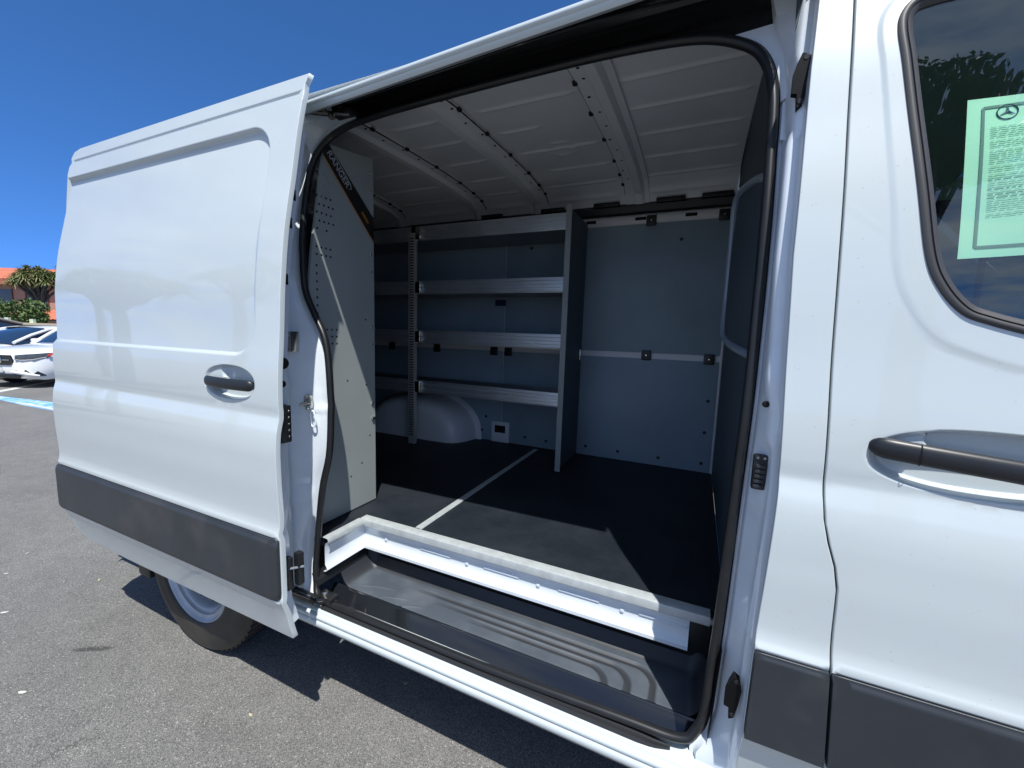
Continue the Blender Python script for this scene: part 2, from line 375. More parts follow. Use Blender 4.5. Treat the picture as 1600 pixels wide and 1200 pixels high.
def panel(name, outline, m, parent, yfun, holes=(), dx=.05, zs=None, extra=(), lines=(), flange=.02, rnd=.0025, label=None, hole_flange=True, step=.02):
    """pressed sheet following y = yfun(x, z) inside outline (x, z) with holes; edges folded inwards"""
    zs = zs or sorted(set([round(z, 4) for z in PZ] + [.3+.04*i for i in range(60)] + [z+.006 for z in PZ] + [z-.006 for z in PZ]))
    loops = [subdiv(outline, step)] + [subdiv(h, step) for h in holes]
    V = []; E = []
    for L in loops:
        o = len(V); V += [Vector(p) for p in L]; E += [(o+i, o+(i+1) % len(L)) for i in range(len(L))]
    xs0, xs1 = min(p[0] for p in outline), max(p[0] for p in outline); z0, z1 = min(p[1] for p in outline), max(p[1] for p in outline)
    pts = []
    for z in zs:
        if z0 < z < z1:
            n = int((xs1-xs0)/dx)
            for i in range(n+1):
                pts.append((xs0+.5*dx+i*dx*.999, z))
    pts += list(extra)
    for ln, closed in lines:
        ok = [inside(p, loops[0]) and not any(inside(p, h) for h in loops[1:]) for p in ln]; o = len(V); idx = {}
        for i, p in enumerate(ln):
            if ok[i]: idx[i] = len(V); V.append(Vector(p))
        for i in range(len(ln) if closed else len(ln)-1):
            j = (i+1) % len(ln)
            if ok[i] and ok[j]: E.append((idx[i], idx[j]))
    def near(p):
        return False
    for p in pts:
        if inside(p, loops[0]) and not any(inside(p, h) for h in loops[1:]): V.append(Vector(p))
    r = geometry.delaunay_2d_cdt(V, E, [], 0, 1e-5)
    vv, tris = r[0], r[2]
    keep = []
    for t in tris:
        c = (sum(vv[i][0] for i in t)/3, sum(vv[i][1] for i in t)/3)
        if inside(c, loops[0]) and not any(inside(c, h) for h in loops[1:]): keep.append(tuple(t))
    mb = MB(); vs = [(p[0], yfun(p[0], p[1]), p[1]) for p in vv]; mb.add(vs, keep)
    e_ = .0012
    def nrm(x, z): return Vector(((yfun(x+e_, z)-yfun(x-e_, z))/(2*e_), -1, (yfun(x, z+e_)-yfun(x, z-e_))/(2*e_))).normalized()
    N = [nrm(p[0], p[1]) for p in vv]
    if flange:
        for li, L in enumerate(loops):
            A = sum(L[i][0]*L[(i+1) % len(L)][1]-L[(i+1) % len(L)][0]*L[i][1] for i in range(len(L)))
            sg = (1 if A > 0 else -1)*(1 if li == 0 else -1); n = len(L); rings = [[], [], []]; nn_ = [[], [], []]
            for i, p in enumerate(L):
                a, b = L[i-1], L[(i+1) % n]; tx, tz = b[0]-a[0], b[1]-a[1]; l = math.hypot(tx, tz) or 1
                nx, nz = tz/l*sg, -tx/l*sg; y = yfun(*p); n0 = nrm(*p)
                rings[0].append((p[0], y, p[1])); rings[1].append((p[0]+nx*rnd*.8, y+rnd, p[1]+nz*rnd*.8)); rings[2].append((p[0]+nx*rnd*.8, y+flange, p[1]+nz*rnd*.8))
                no = Vector((nx, 0, nz)); nn_[0].append(n0); nn_[1].append((no+n0*.15).normalized()); nn_[2].append(no)
            o = len(mb.v)
            flip = sg*(1 if li == 0 else -1) < 0
            mb.v += [q for r_ in rings for q in r_]; N += [q for r_ in nn_ for q in r_]
            for i in range(2):
                for k in range(n):
                    l = (k+1) % n; mb.f.append((o+i*n+k, o+i*n+l, o+(i+1)*n+l, o+(i+1)*n+k))
    me = bpy.data.meshes.new(name); F_ = []
    for f in mb.f:
        q0, q1, q2 = (Vector(mb.v[i]) for i in f[:3]); fn = (q1-q0).cross(q2-q0); an = sum((N[i] for i in f), Vector())
        F_.append(f if fn.dot(an) >= 0 else tuple(reversed(f)))
    me.from_pydata(mb.v, [], F_); me.update(); me.materials.append(m); smooth(me)
    me.normals_split_custom_set_from_vertices([tuple(n) for n in N])
    return link(name, me, parent, None, label)
def clad_rows(x0, x1, zs_):
    n = int((x1-x0)/.02); return [([(x0+.008+(x1-x0-.016)*i/n, z) for i in range(n+1)], False) for z in zs_]
def rrect_path(x0, x1, z0, z1, r, n=6):
    out = []
    for cx, cz, a0 in ((x1-r, z1-r, 0), (x0+r, z1-r, 90), (x0+r, z0+r, 180), (x1-r, z0+r, 270)):
        for k in range(n+1):
            a = math.radians(a0+90*k/n); out.append((cx+r*math.cos(a), cz+r*math.sin(a)))
    return out

# ------------------------------------------------------------------ ground
def gz(x): return -.30*sstep(-3.6, -12, x) if x < -3.6 else 0.0      # the car park falls gently away
g = MB(); gx = [-400, -200, -90, -45, -25, -18, -14, -12, -11, -10, -9, -8, -7, -6, -5, -4.3, -3.6, 0, 10, 40, 150, 400]
gy = [-400, -100, -20, 0, 20, 100, 400]
g.add([(x, y, gz(x)) for x in gx for y in gy], [(i*len(gy)+j, (i+1)*len(gy)+j, (i+1)*len(gy)+j+1, i*len(gy)+j+1) for i in range(len(gx)-1) for j in range(len(gy)-1)])
g.build('asphalt_ground', ASPH, kind='structure', sm=True, ang=60)
WHITEP = mat('white_road_paint', (.62, .62, .58), rough=.7, mixcol=((.14, .14, .13), 18, .52, .72))
BLUEP = mat('blue_road_paint', (.16, .40, .74), rough=.7, mixcol=((.45, .60, .78), 6, .45, .6))
def road_sheet(name, quad, m, dz=.004):
    (ax, ay), (bx, by), (cx, cy), (dx_, dy_) = quad; mb = MB(); n = 24; vs = []
    for i in range(n+1):
        t = i/n
        p = (ax+(bx-ax)*t, ay+(by-ay)*t); q = (dx_+(cx-dx_)*t, dy_+(cy-dy_)*t)
        for s_ in (0, .5, 1):
            x, y = p[0]+(q[0]-p[0])*s_, p[1]+(q[1]-p[1])*s_; vs.append((x, y, gz(x)+dz))
    fs = [(i*3+k, (i+1)*3+k, (i+1)*3+k+1, i*3+k+1) for i in range(n) for k in range(2)]
    return mb.add(vs, fs).build(name, m, kind='structure', sm=False)

# ================================================================== VAN
VAN = thing('cargo_van', 'white cargo van with its side door slid open, showing the lined load space', 'van', (-.9, 1.0, 0))
YC = lambda x, z: Ps(z)
# seal / opening outline (x, z)
SEAL = [(.032, .437), (.075, .468), (.093, .53), (.098, .631), (.104, .787), (.111, 1.071), (.1165, 1.30), (.118, 1.558), (.117, 1.758), (.113, 1.90), (.090, 1.99), (.040, 2.043),
        (-.062, 2.083), (-.25, 2.10), (-.494, 2.102), (-.743, 2.098), (-.988, 2.090), (-1.152, 2.072), (-1.245, 2.03), (-1.290, 1.96), (-1.302, 1.85), (-1.296, 1.72), (-1.281, 1.626),
        (-1.256, 1.504), (-1.203, 1.415), (-1.152, 1.332), (-1.126, 1.194), (-1.128, .975), (-1.163, .829), (-1.192, .609), (-1.193, .50), (-1.170, .437), (-1.10, .420), (-.566, .418), (-.117, .431)]
SEALS = catmull(SEAL, 6)
def yseal(z): return interp(z, [.42, .47, .60, .8, 1.1, 3], [.045, .062, .073, .075, .083, .08+0]) if z < 1.1 else Ps(z)+.08
def seal_pt(p, off=0, dy=0):                 # off: towards the inside of the opening
    x, z = p; cx, cz = -.55, 1.27
    return (x, yseal(z)+dy, z)
# normals of the outline
def offset_loop(L, d):
    n = len(L); out = []
    A = sum(L[i][0]*L[(i+1) % n][1]-L[(i+1) % n][0]*L[i][1] for i in range(n)); sg = 1 if A > 0 else -1
    for i, p in enumerate(L):
        a, b = L[i-1], L[(i+1) % n]; tx, tz = b[0]-a[0], b[1]-a[1]; l = math.hypot(tx, tz) or 1
        out.append((p[0]-tz/l*sg*d, p[1]+tx/l*sg*d))       # +d inwards
    return out
r_in = offset_loop(SEALS, .013)
mb = MB(); rings = [[] for _ in range(12)]
nn = len(SEALS)
cs = []
for i, p in enumerate(SEALS):
    q = r_in[i]; ux, uz = q[0]-p[0], q[1]-p[1]; l = math.hypot(ux, uz); ux /= l; uz /= l; y = yseal(p[1])
    ring = []
    for k in range(12):
        a = 2*math.pi*k/12; rr = .0105
        o = -math.cos(a)*rr; h = math.sin(a)*rr*1.15
        ring.append((p[0]+ux*(.0115+o), y+h, p[1]+uz*(.0115+o)))
    cs.append(ring)
mb.rings(cs, True, False, loop=True); mb.build('door_seal', RUB, VAN)
# thin clip lip of the seal on the flange (lighter line on its outer side)
mb = MB(); cs = []
for i, p in enumerate(SEALS):
    q = r_in[i]; ux, uz = (q[0]-p[0])/.013, (q[1]-p[1])/.013; y = yseal(p[1])
    cs.append([(p[0]-ux*a, y+b, p[1]-uz*a) for a, b in ((-.002, .002), (.0015, .0), (.0025, .006), (.0025, .014), (-.002, .014))])
mb.rings(cs, True, False, loop=True); mb.build('seal_lip', RUBM, VAN)
# reveal behind the seal
mb = MB(); cs = []
for i, p in enumerate(SEALS):
    if p[1] < .62: continue
    q = r_in[i]; ux, uz = (q[0]-p[0])/.013, (q[1]-p[1])/.013; y = yseal(p[1])
    cs.append([(p[0]+ux*.010, y+.004, p[1]+uz*.010), (p[0]+ux*.006, y+.012, p[1]+uz*.006), (p[0]-ux*.006, y+.018, p[1]-uz*.006), (p[0]-ux*.05, y+.022, p[1]-uz*.05)])
# order so that the gap is at the bottom
k0 = max(range(len(cs)), key=lambda i: (Vector(cs[i][0])-Vector(cs[i-1][0])).length)
cs = cs[k0:]+cs[:k0]
mb.rings(cs, False, False); mb.build('opening_reveal', BULK, VAN)

# --- rear body side (behind the sliding door)
WX, WR = -1.84, .43
def arch(cx, r, zb, n=18):
    a0 = math.asin((zb-.36)/r); return [(cx+r*math.cos(a), .36+r*math.sin(a)) for a in [math.pi-a0-(math.pi-2*a0)*k/n for k in range(n+1)]]
out = [(-2.82, .46), (-2.84, .8), (-2.84, 1.9), (-2.82, 2.10), (-1.27, 2.12), (-1.30, 1.95), (-1.30, 1.7), (-1.29, 1.45), (-1.27, 1.3), (-1.24, 1.2), (-1.235, .47), (-1.26, .44)]
out2 = out + [(WX+WR+.0, .44)] + arch(WX, WR, .44)[::-1] + [(WX-WR-.02, .46)]
panel('rear_side_panel', out2, PAINT, VAN, YC, dx=.08)
panel('rear_side_cladding', [(-2.86, .575), (-2.89, .765), (WX-.42, .765), (WX-.44, .575)], CLAD, VAN, lambda x, z: -.018, flange=.02)
# --- sill below the opening
mb = MB(); prof = [(.075, .415), (.050, .414), (.040, .412), (.030, .412), (.022, .408), (.020, .402), (.014, .401), (.008, .398), (.006, .390), (.010, .384), (.004, .380), (.004, .366), (.012, .352), (.06, .345), (.12, .35)]
mb.rings([[(x, y, z+.004*(x+1.2)/1.3) for y, z in prof] for x in (-1.262, -1.2, -.9, -.5, -.2, .05, .149)], False, False)
mb.build('sill', PAINT, VAN, ang=60)
mb = MB()   # dark rubber strip with ribs along the sill
prof = [(.026, .414), (.030, .422), (.034, .416), (.038, .425), (.046, .426), (.050, .418), (.056, .424), (.060, .415)]
mb.rings([[(x, y, z+.004*(x+1.2)/1.3) for y, z in prof] for x in (-1.12, -.8, -.4, -.06)]+[[(x, .043+(y-.043)*f_, z-.003+.0035) for y, z in prof] for x, f_ in ((-.02, .75), (.015, .1))], False, False); mb.build('sill_rubber', RUBM, VAN)
# --- B pillar: outer skin between the opening and the front door
BX = lambda z: interp(z, [.4, .575, .77, .9, 1.11, 1.3, 1.54, 1.9, 2.03, 2.2], [.148, .149, .152, .157, .164, .157, .150, .154, .159, .165])
SEAMP = [(.287, .50), (.285, .582), (.279, .70), (.2755, .768), (.272, .84), (.2705, .89), (.268, .94), (.258, .985), (.243, 1.03), (.2355, 1.075), (.2325, 1.12), (.230, 1.191), (.2235, 1.355), (.219, 1.538), (.2155, 1.77), (.2125, 2.012), (.212, 2.10)]
SP = catmull(SEAMP, 4, False)
def seam_x(z):
    zs_ = [p[1] for p in SP]; return interp(z, zs_, [p[0] for p in SP])
zz = [.365+.03*i for i in range(62)]
def bout(z0, z1, off=0.0, gap=.0035, n=40):
    a = [z0+(z1-z0)*i/n for i in range(n+1)]
    return [(BX(z)+off, z) for z in a] + [(seam_x(z)-gap, z) for z in a[::-1]]
panel('pillar_skin', bout(.40, 2.16), PAINT, VAN, YC, dx=.02, flange=.012)
panel('pillar_cladding', bout(.574, .765, .002, .004, 8), CLAD, VAN, lambda x, z: -.019+.004*sstep(.755, .765, z), dx=.02, flange=.02, zs=[.6, .65, .7, .73], lines=clad_rows(.162, .265, (.58, .74, .752, .755, .758, .761)))
# --- front jamb swept down the pillar
mb = MB(); cs = []
zl = [.385+.0125*i for i in range(142)]
def seal_x(z):                                # outer x of the front edge of the seal
    return interp(z, [.437, .468, .53, .631, .787, 1.071, 1.30, 1.558, 1.758, 1.90, 1.99, 2.043, 2.12], [.06, .082, .097, .101, .107, .114, .1195, .121, .120, .117, .108, .09, .075])
for z in zl:
    e = BX(z); y0 = Ps(z); ys = yseal(max(z, .42)) if z > .42 else .05
    xs = seal_x(z)
    wv = .010*math.exp(-((z-1.235)/.045)**2) - .004*math.exp(-((z-1.31)/.03)**2)
    bul = .008*sstep(1.76, 1.81, z)*(1-sstep(1.90, 1.95, z))
    ww = .011*sstep(1.16, 1.20, z) + .0015
    x1 = e-.004; x2 = e-.011+wv*.6+bul
    hollow = .010*(1-sstep(1.02, 1.045, z))*sstep(.80, .86, z) + .008*sstep(.45, .5, z)*(1-sstep(.70, .76, z))
    d = ys-y0
    pr = [(e+.002, y0+.001), (e-.0005, y0+.0015), (x1, y0+d*.22), (x2+.002, y0+d*.36), (x2-ww*.5, y0+d*.39), (x2-ww, y0+d*.43), (x2-ww-.004, y0+d*.60+hollow), (xs+.010, y0+d*.80+hollow), (xs+.006, ys+.010), (xs-.004, ys+.012)]
    cs.append([(x, y, z) for x, y in pr])
mb.rings(cs, False, False); mb.build('front_door_jamb', JAMB, VAN, ang=60)
# small fittings on the front jamb
def fitting(px, z, y):                       # black guide wedge with screw
    m_ = MB(); out = [(1.15*a_, 1.2*b_) for a_, b_ in ((-.012, .030), (-.004, .046), (.008, .040), (.014, .020), (.010, -.010), (.004, -.040), (-.006, -.046), (-.008, -.022), (-.018, -.020), (-.018, .012))]
    a = [(px+u*.8, y-.002-abs(u)*.1, z+v) for u, v in out]; b = [(px+u*.8, y-.014, z+v*.9) for u, v in out]
    m_.rings([a, b], True, True); return m_
scr = mesh_of(MB().disc((0, 0, 0), (0, -1, 0), .004, .004, 10), CHROME)
blkscr = mesh_of(MB().disc((0, 0, 0), (0, -1, 0), .005, .003, 10), BLK)
for z, x in ((1.885, .143), (.627, .128)):
    y = Ps(z)+.030
    o = fitting(x, z, y).build('door_buffer', mat('buffer_black', (.004, .004, .005), .5, spec=.2), VAN)
    pieces('screw', blkscr, o, [(x+.002, y-.012, z+.040), (x-.001, y-.012, z-.038)])
# contact plate with terminals
y = Ps(1.115)+.052
o = MB().box(.122, .148, y-.010, y+.006, 1.078, 1.152, .005).build('contact_plate', BLK, VAN)
tm = mesh_of(MB().box(-.0085, .0085, -.003, .003, -.0035, .0035, .001), CLAD)
pieces('terminal', tm, o, [(.133+.0006*k, y-.012, 1.087+.0105*k) for k in range(5)])
pieces('terminal_pin', mesh_of(MB().disc((0, 0, 0), (0, -1, 0), .003, .003, 8), CHROME), o, [(.129, y-.010, 1.146), (.141, y-.010, 1.146)])
MB().disc((.133, Ps(1.257)+.040, 1.257), (-.25, -1, 0), .0068, .002).build('drain_hole', HOLE, VAN)

# --- rear jamb
mb = MB(); cs = []
for i, p in enumerate(SEALS):
    if p[0] < -1.08 and .425 < p[1] < 2.06: cs.append((p, i))
cs.sort(key=lambda t: t[0][1])
rows = []
zl = [.43+.01*i for i in range(163)]
_rs = sorted([p for p, i in cs], key=lambda p: p[1])
def rseal_x(z):
    pts = _rs; return interp(z, [p[1] for p in pts], [p[0] for p in pts])
for z in zl:
    xs = rseal_x(z)-.002; ys = yseal(z)+.012; y0 = Ps(z); e = -1.38
    lobe = .022*math.exp(-((z-1.20)/.10)**2) + .012*math.exp(-((z-.62)/.12)**2)
    xa = xs-.020-lobe
    xm = -1.262 if z > 1.45 else -1.235
    xm = interp(z, [.43, 1.1, 1.25, 1.45, 1.6], [-1.238, -1.232, -1.236, -1.275, -1.34]); xm = min(xm, xa-.012)
    hol = .012*sstep(.78, .84, z)*(1-sstep(1.08, 1.14, z))
    pr = [(xs+.004, ys+.001), (xs-.004, ys-.004), (xa, ys-.008), (xa-.006, ys-.016), ((xa+xm)/2, ys-.026+hol), (xm, y0+.042), (xm-.012, y0+.036), (xm-.028, y0+.012), (xm-.04, y0+.004)]
    rows.append([(x, y, z) for x, y in pr])
mb.rings(rows, False, False); mb.build('rear_door_jamb', JAMB, VAN, ang=60)
# striker, roller bracket
def add_rear_fittings():
    y = .082
    b = MB().box(-1.310, -1.226, y-.055, y-.020, 1.298, 1.366, .004).build('lock_bracket', CHROME, VAN)
    MB().box(-1.300, -1.240, y-.058, y-.0545, 1.310, 1.330, .002).build('bracket_slot', RUBM, b)
    MB().tube([(-1.305, y-.060, 1.352), (-1.235, y-.060, 1.352)], .006, 10).build('bracket_bar', CHROME, b)
    MB().tube([(-1.305, y-.057, 1.305), (-1.228, y-.057, 1.305)], .003, 8).build('bracket_pin', CHROME, b)
    y = .066
    m_ = MB(); o = catmull([(-.017, 0), (-.012, .018), (.004, .026), (.017, .014), (.016, -.012), (.004, -.026), (-.012, -.018)], 4)
    m_.rings([[(-1.196+u, y+.004, 1.128+v) for u, v in o], [(-1.196+u, y-.006, 1.128+v) for u, v in o], [(-1.196+u*.8, y-.009, 1.128+v*.8) for u, v in o]], True, True)
    s_ = m_.build('striker_plate', CHROME, VAN)
    MB().tube([(-1.211, y-.008, 1.118), (-1.209, y-.026, 1.120), (-1.196, y-.032, 1.124), (-1.184, y-.026, 1.127), (-1.181, y-.008, 1.128)], .0042, 10).build('striker_loop', CHROME, s_)
    pieces('striker_screw', mesh_of(MB().disc((0, 0, 0), (0, -1, 0), .0065, .004, 10), CHROME), s_, [(-1.196, y-.009, 1.146), (-1.193, y-.009, 1.108)])
    m_ = MB(); L = catmull([(-.010, .022), (.006, .024), (.014, -.012), (.010, -.026), (-.004, -.026), (-.010, -.008)], 4)
    m_.tube([(-1.178+u, y-.001, 1.072+v) for u, v in L]+[(-1.178+L[0][0], y-.001, 1.072+L[0][1])], .0028, 6, cap=False)
    m_.build('pressed_bead', JAMB, VAN)
    # rubber stops, upper
    MB().box(-1.335, -1.300, .085, .115, 1.82, 1.90, .006).build('upper_stop', BLK, VAN)
    MB().box(-1.305, -1.285, .09, .102, 1.872, 1.882, .002).build('stop_tab', BLK, VAN)
    # upper guide arm with rollers
    ra = MB().tube([(-1.19, .0, 2.025), (-1.155, .05, 2.040), (-1.13, .085, 2.046), (-1.10, .11, 2.050)], .008, 8).build('upper_guide_arm', BLKG, VAN)
    for q in ((-1.118, .085, 2.064), (-1.085, .12, 2.066), (-1.10, .10, 2.040)):
        MB().disc((q[0], q[1], q[2]-.008), (0, 0, 1), .010, .014, 12).build('guide_roller', CHROME, ra)
    MB().box(-1.12, -1.04, .115, .15, 2.050, 2.064, .003).build('guide_bracket', BLK, ra)
    MB().tube([(-1.12, .10, 2.052), (-1.05, .125, 2.046)], .005, 8).build('guide_link', CHROME, ra)
    # lower guide arm
    la = MB().box(-1.27, -1.125, .005, .035, .436, .456, .006).build('lower_guide_arm', BLK, VAN)
    MB().tube([(-1.25, .006, .458), (-1.17, .006, .459), (-1.12, .014, .452), (-1.095, .045, .446)], .006, 8).build('guide_rod', BLKG, la)
    MB().disc((-1.118, .045, .452), (0, 0, 1), .012, .018, 12).build('guide_roller', CHROME, la)
    MB().box(-1.125, -1.075, .03, .07, .436, .456, .006).build('roller_carrier', BLK, la)
add_rear_fittings()

# --- step well
GXL, GXR = -1.165, .092
mb = MB()     # glossy dark guide channel between seal and tread
mb.rings([[(x, y, z) for y, z in ((.058, .372), (.116, .372), (.120, .374), (.1465, .413), (.152, .4185), (.156, .4190))] for x in (-1.19, -.9, -.5, -.1, .09)], False, False)
mb.build('guide_channel', BLKG, VAN, ang=60)
# tread: sheet with pressed nested channels
def tread_z(x, y):
    z = .420
    # border lip at front edge
    z -= .001*(1-sstep(.155, .160, y))
    # back/end upstand radius
    bx = max(0, (GXL+.055-x)/.055); by = max(0, (y-.285)/.045); fx = max(0, (x-(.045))/.045)
    k = min(1, math.hypot(max(bx, fx), by)); z += .065*(k**2.4)
    # nested grooves at the front (right) end, like rounded steps
    for j, (gx_, gy_) in enumerate(((-.04, .262), (-.105, .232), (-.165, .205))):
        R = .055; dx_, dy_ = x-(gx_-R), y-(gy_-R)
        d = (math.hypot(max(dx_, 0), max(dy_, 0))-R) if (dx_ > 0 or dy_ > 0) else max(dx_, dy_)-R
        fade = sstep(-.95+.13*j, -.70+.13*j, x) if dy_ > 0 and dx_ <= 0 else 1
        z -= .0065*fade*math.exp(-(d/.0095)**8)
    # short curved beads at the rear end
    for j, (cx_, cy_) in enumerate(((-1.02, .205), (-.93, .180), (-.85, .168))):
        L = .075-.014*j; u = (x-cx_)/L
        if abs(u) < 1:
            yc = cy_ + .020*u - .006*u*u; z += .0028*math.exp(-((y-yc)/.0030)**2)*(1-u**4)
    return z
mb = MB(); xs_ = [GXL+i*(GXR-GXL)/300 for i in range(301)]; ys_ = [.154+.0025*i for i in range(68)]
mb.add([(x, y, tread_z(x, y)) for x in xs_ for y in ys_], [(i*68+j, (i+1)*68+j, (i+1)*68+j+1, i*68+j+1) for i in range(300) for j in range(67)])
me_ = mb.build('step_tread', STEP, VAN, ang=80)
at = me_.data.attributes.new('groove', 'FLOAT', 'POINT')
def groove(x, y):
    g_ = 0
    for j, (gx_, gy_) in enumerate(((-.04, .262), (-.105, .232), (-.165, .205))):
        R = .055; dx_, dy_ = x-(gx_-R), y-(gy_-R)
        d = (math.hypot(max(dx_, 0), max(dy_, 0))-R) if (dx_ > 0 or dy_ > 0) else max(dx_, dy_)-R
        fade = sstep(-.95+.13*j, -.70+.13*j, x) if dy_ > 0 and dx_ <= 0 else 1
        g_ = max(g_, fade*math.exp(-(d/.0095)**8))
    return g_
for v_ in me_.data.vertices:
    x_, y_ = v_.co.x, v_.co.y; at.data[v_.index].value = max(groove(x_, y_), sstep(.285, .30, y_), sstep(.05, .065, x_), sstep(GXL+.05, GXL+.03, x_))
# black back riser
mb = MB(); mb.rings([[(x, y, z) for y, z in ((.322, .47), (.318, .486), (.300, .500), (.285, .508), (.282, .520))] for x in (-1.175, .095)], False, False); mb.build('step_riser', BLK, VAN)
mb = MB(); mb.rings([[(x, y, z) for x, z in ((-1.158, .47), (-1.164, .490), (-1.180, .500), (-1.186, .512))] for y in (.05, .33)], False, False); mb.build('step_end', BLK, VAN)
mb = MB(); mb.rings([[(x, y, z) for x, z in ((.088, .45), (.094, .50), (.098, .60), (.102, .70))] for y in (.05, .40)], False, False); mb.build('step_front_end', BLK, VAN)
MB().box(.036, .094, .280, .300, .505, .6195, .002).build('riser_end_block', BLK, VAN)
# white upper riser with its ridges
mb = MB(); rp = [(.286, .506), (.272, .508), (.266, .513), (.266, .524), (.272, .530), (.279, .537), (.279, .580), (.276, .590), (.272, .600), (.272, .616)]
mb.rings([[(x, y, z) for y, z in rp] for x in (-1.162, -.8, -.4, .040)], False, False); mb.build('riser_panel', JAMB, VAN, ang=45)
mb = MB(); mb.rings([[(x, y, z) for x, z in ((-1.170, .506), (-1.157, .508), (-1.150, .514), (-1.153, .524), (-1.160, .534), (-1.160, .600), (-1.156, .616))] for y in (.085, .20, .278)], False, False); mb.build('riser_return', JAMB, VAN, ang=45)
sl = mesh_of(MB().box(-.066, .066, -.0022, .0018, -.0035, .0035, .0015), JAMB)
hs = mesh_of(MB().disc((0, 0, 0), (0, -1, 0), .0065, .0025, 12), JAMB)
pieces('riser_bead', sl, VAN, [(x, .278, .573) for x in (-.82, -.55, -.28, -.03)])
pieces('riser_button', hs, VAN, [(x, .2785, .566) for x in (-1.05, -.685, -.415, -.145)])
# nosing: aluminium angle on the floor edge
mb = MB(); npf = [(.266, .604), (.262, .608), (.262, .624), (.264, .6315), (.270, .634), (.300, .634), (.302, .6305)]
mb.rings([[(x, y, z) for y, z in npf] for x in (-1.170, -.8, -.4, .089)], False, False)
mb.build('threshold_nosing', ALUW, VAN, ang=40)
mb = MB(); mb.rings([[(x, y, z) for x, z in ((-1.150, .606), (-1.1465, .611), (-1.1465, .628), (-1.150, .6325), (-1.175, .634), (-1.177, .630))] for y in (.088, .2635)], False, False); mb.build('threshold_return', ALUW, VAN, ang=40)
MB().box(.089, .113, .262, .275, .612, .626, .002).build('floor_plug', mat('tan_clip', (.32, .29, .24), .6), VAN)

# --- cargo floor
fo = [(-2.82, .08), (-1.176, .08), (-1.176, .3005), (.125, .3005), (.125, 1.615), (-2.82, 1.615)]
mb = MB(); mb.rings([[(x, y, .6305) for x, y in fo], [(x, y, .60) for x, y in fo]], True, True); mb.build('cargo_floor', FLOOR, VAN, sm=False)
mb = MB(); mb.rings([[(x, y, z) for x, z in ((-.934, .6306), (-.930, .6345), (-.908, .6345), (-.904, .6306))] for y in (.303, 1.55)], False, False); mb.build('floor_joint_strip', ALUW, VAN, sm=False)
MB().box(-2.8, .12, .33, 1.9, .34, .598).box(-2.8, .12, .33, 1.9, .30, .33).build('underbody', DARK, VAN, sm=False)
MB().box(-1.16, .1, .07, .34, .335, .348).build('step_underside', DARK, VAN, sm=False)

# --- far wall lining
YW = 1.600
wall_lo = [(-2.80, .632), (-1.204, .632), (-1.204, 1.262), (-2.80, 1.262)]
def lining(name, x0, x1, z0, z1, y=YW):
    return MB().box(x0, x1, y, y+.006, z0, z1, .0025).build(name, TRIM, VAN)
lining('wall_lining', -2.80, -1.2035, .633, 1.262); lining('wall_lining', -1.1965, .112, .633, 1.262)
lining('wall_lining', -2.80, -1.2035, 1.297, 2.028); lining('wall_lining', -1.1965, .112, 1.297, 2.028)
# body side inner (white) behind
BODYIN = mat('inner_body_white', (.70, .72, .74), .4, coat=.3)
MB().box(-2.82, .14, YW+.010, YW+.03, .60, 2.12).build('inner_side', BODYIN, VAN, sm=False)
mb = MB(); mb.rings([[(x, y, z) for y, z in ((1.612, 2.02), (1.598, 2.03), (1.592, 2.045), (1.592, 2.070), (1.60, 2.080), (1.615, 2.082))] for x in (-2.8, .125)], False, False); mb.build('upper_rail', BODYIN, VAN, ang=50)
mb = MB(); mb.rings([[(x, y, z) for y, z in ((1.615, 2.083), (1.585, 2.092), (1.575, 2.125), (1.60, 2.15))] for x in (-2.8, .125)], False, False); mb.build('headliner_rail', BLK, VAN, ang=50)
rh = mesh_of(MB().box(-.030, .030, -.002, .003, -.009, .009, .004), HOLE)
pieces('rail_hole', rh, VAN, [(x, 1.591, 2.056+.00*x) for x in (-1.38, -1.02, -.640, -.355, -.090)])
rt_ = mesh_of(MB().box(-.075, .075, -.012, .012, -.013, .013, .006), BLK)
pieces('rail_opening', rt_, VAN, [(x, 1.575, 2.142) for x in (-1.30, -.88, -.55, -.20, .03)])
clip = MB().box(-.027, .027, -.010, .004, -.029, .029, .007)
cm = mesh_of(clip, BLK)
cl_pos = [(-.272, 1.283), (.060, 1.276), (-1.160, 1.262), (-1.268, 1.262), (-1.735, 1.262), (-2.15, 1.262)]
cls = pieces('retaining_clip', cm, VAN, [(x, YW-.005, z) for x, z in cl_pos] + [(-.295, 1.589, 2.040), (.072, 1.589, 2.040)])
cs_ = mesh_of(MB().disc((0, 0, 0), (0, -1, 0), .0045, .003, 8), CHROME)
for o in cls[:2]+cls[-2:]: pieces('clip_screw', cs_, o, [wloc(o)+Vector((0, -.010, 0))])
plug = mesh_of(MB().disc((0, 0, 0), (0, -1, 0), .0095, .004, 12), BLK)
pieces('trim_plug', plug, VAN, [(x, YW, z) for x, z in ((-.601, .689), (-.400, .685), (-.164, .682), (.068, .685), (.074, 1.044), (.070, .864), (-.868, .684), (-1.02, .69), (-1.35, .70), (-1.32, .80), (-1.02, 1.93), (-.13, 1.93))])
MB().box(.1155, .126, YW+.002, YW+.012, .640, 2.03, .003).build('wall_edge_strip', BODYIN, VAN)
# tie-down recess plate
o = MB().box(-1.270, -1.136, YW-.012, YW-.0005, .632, .776, .008).build('tie_down_plate', BODYIN, VAN)
MB().box(-1.243, -1.163, YW-.016, YW-.0115, .700, .750, .008).build('tie_down_slot', HOLE, o)
MB().box(-1.27, -1.19, YW-.004, YW-.0005, 1.566, 1.606, .004).build('wall_sticker', mat('navy_print', (.01, .02, .09), .4), VAN)
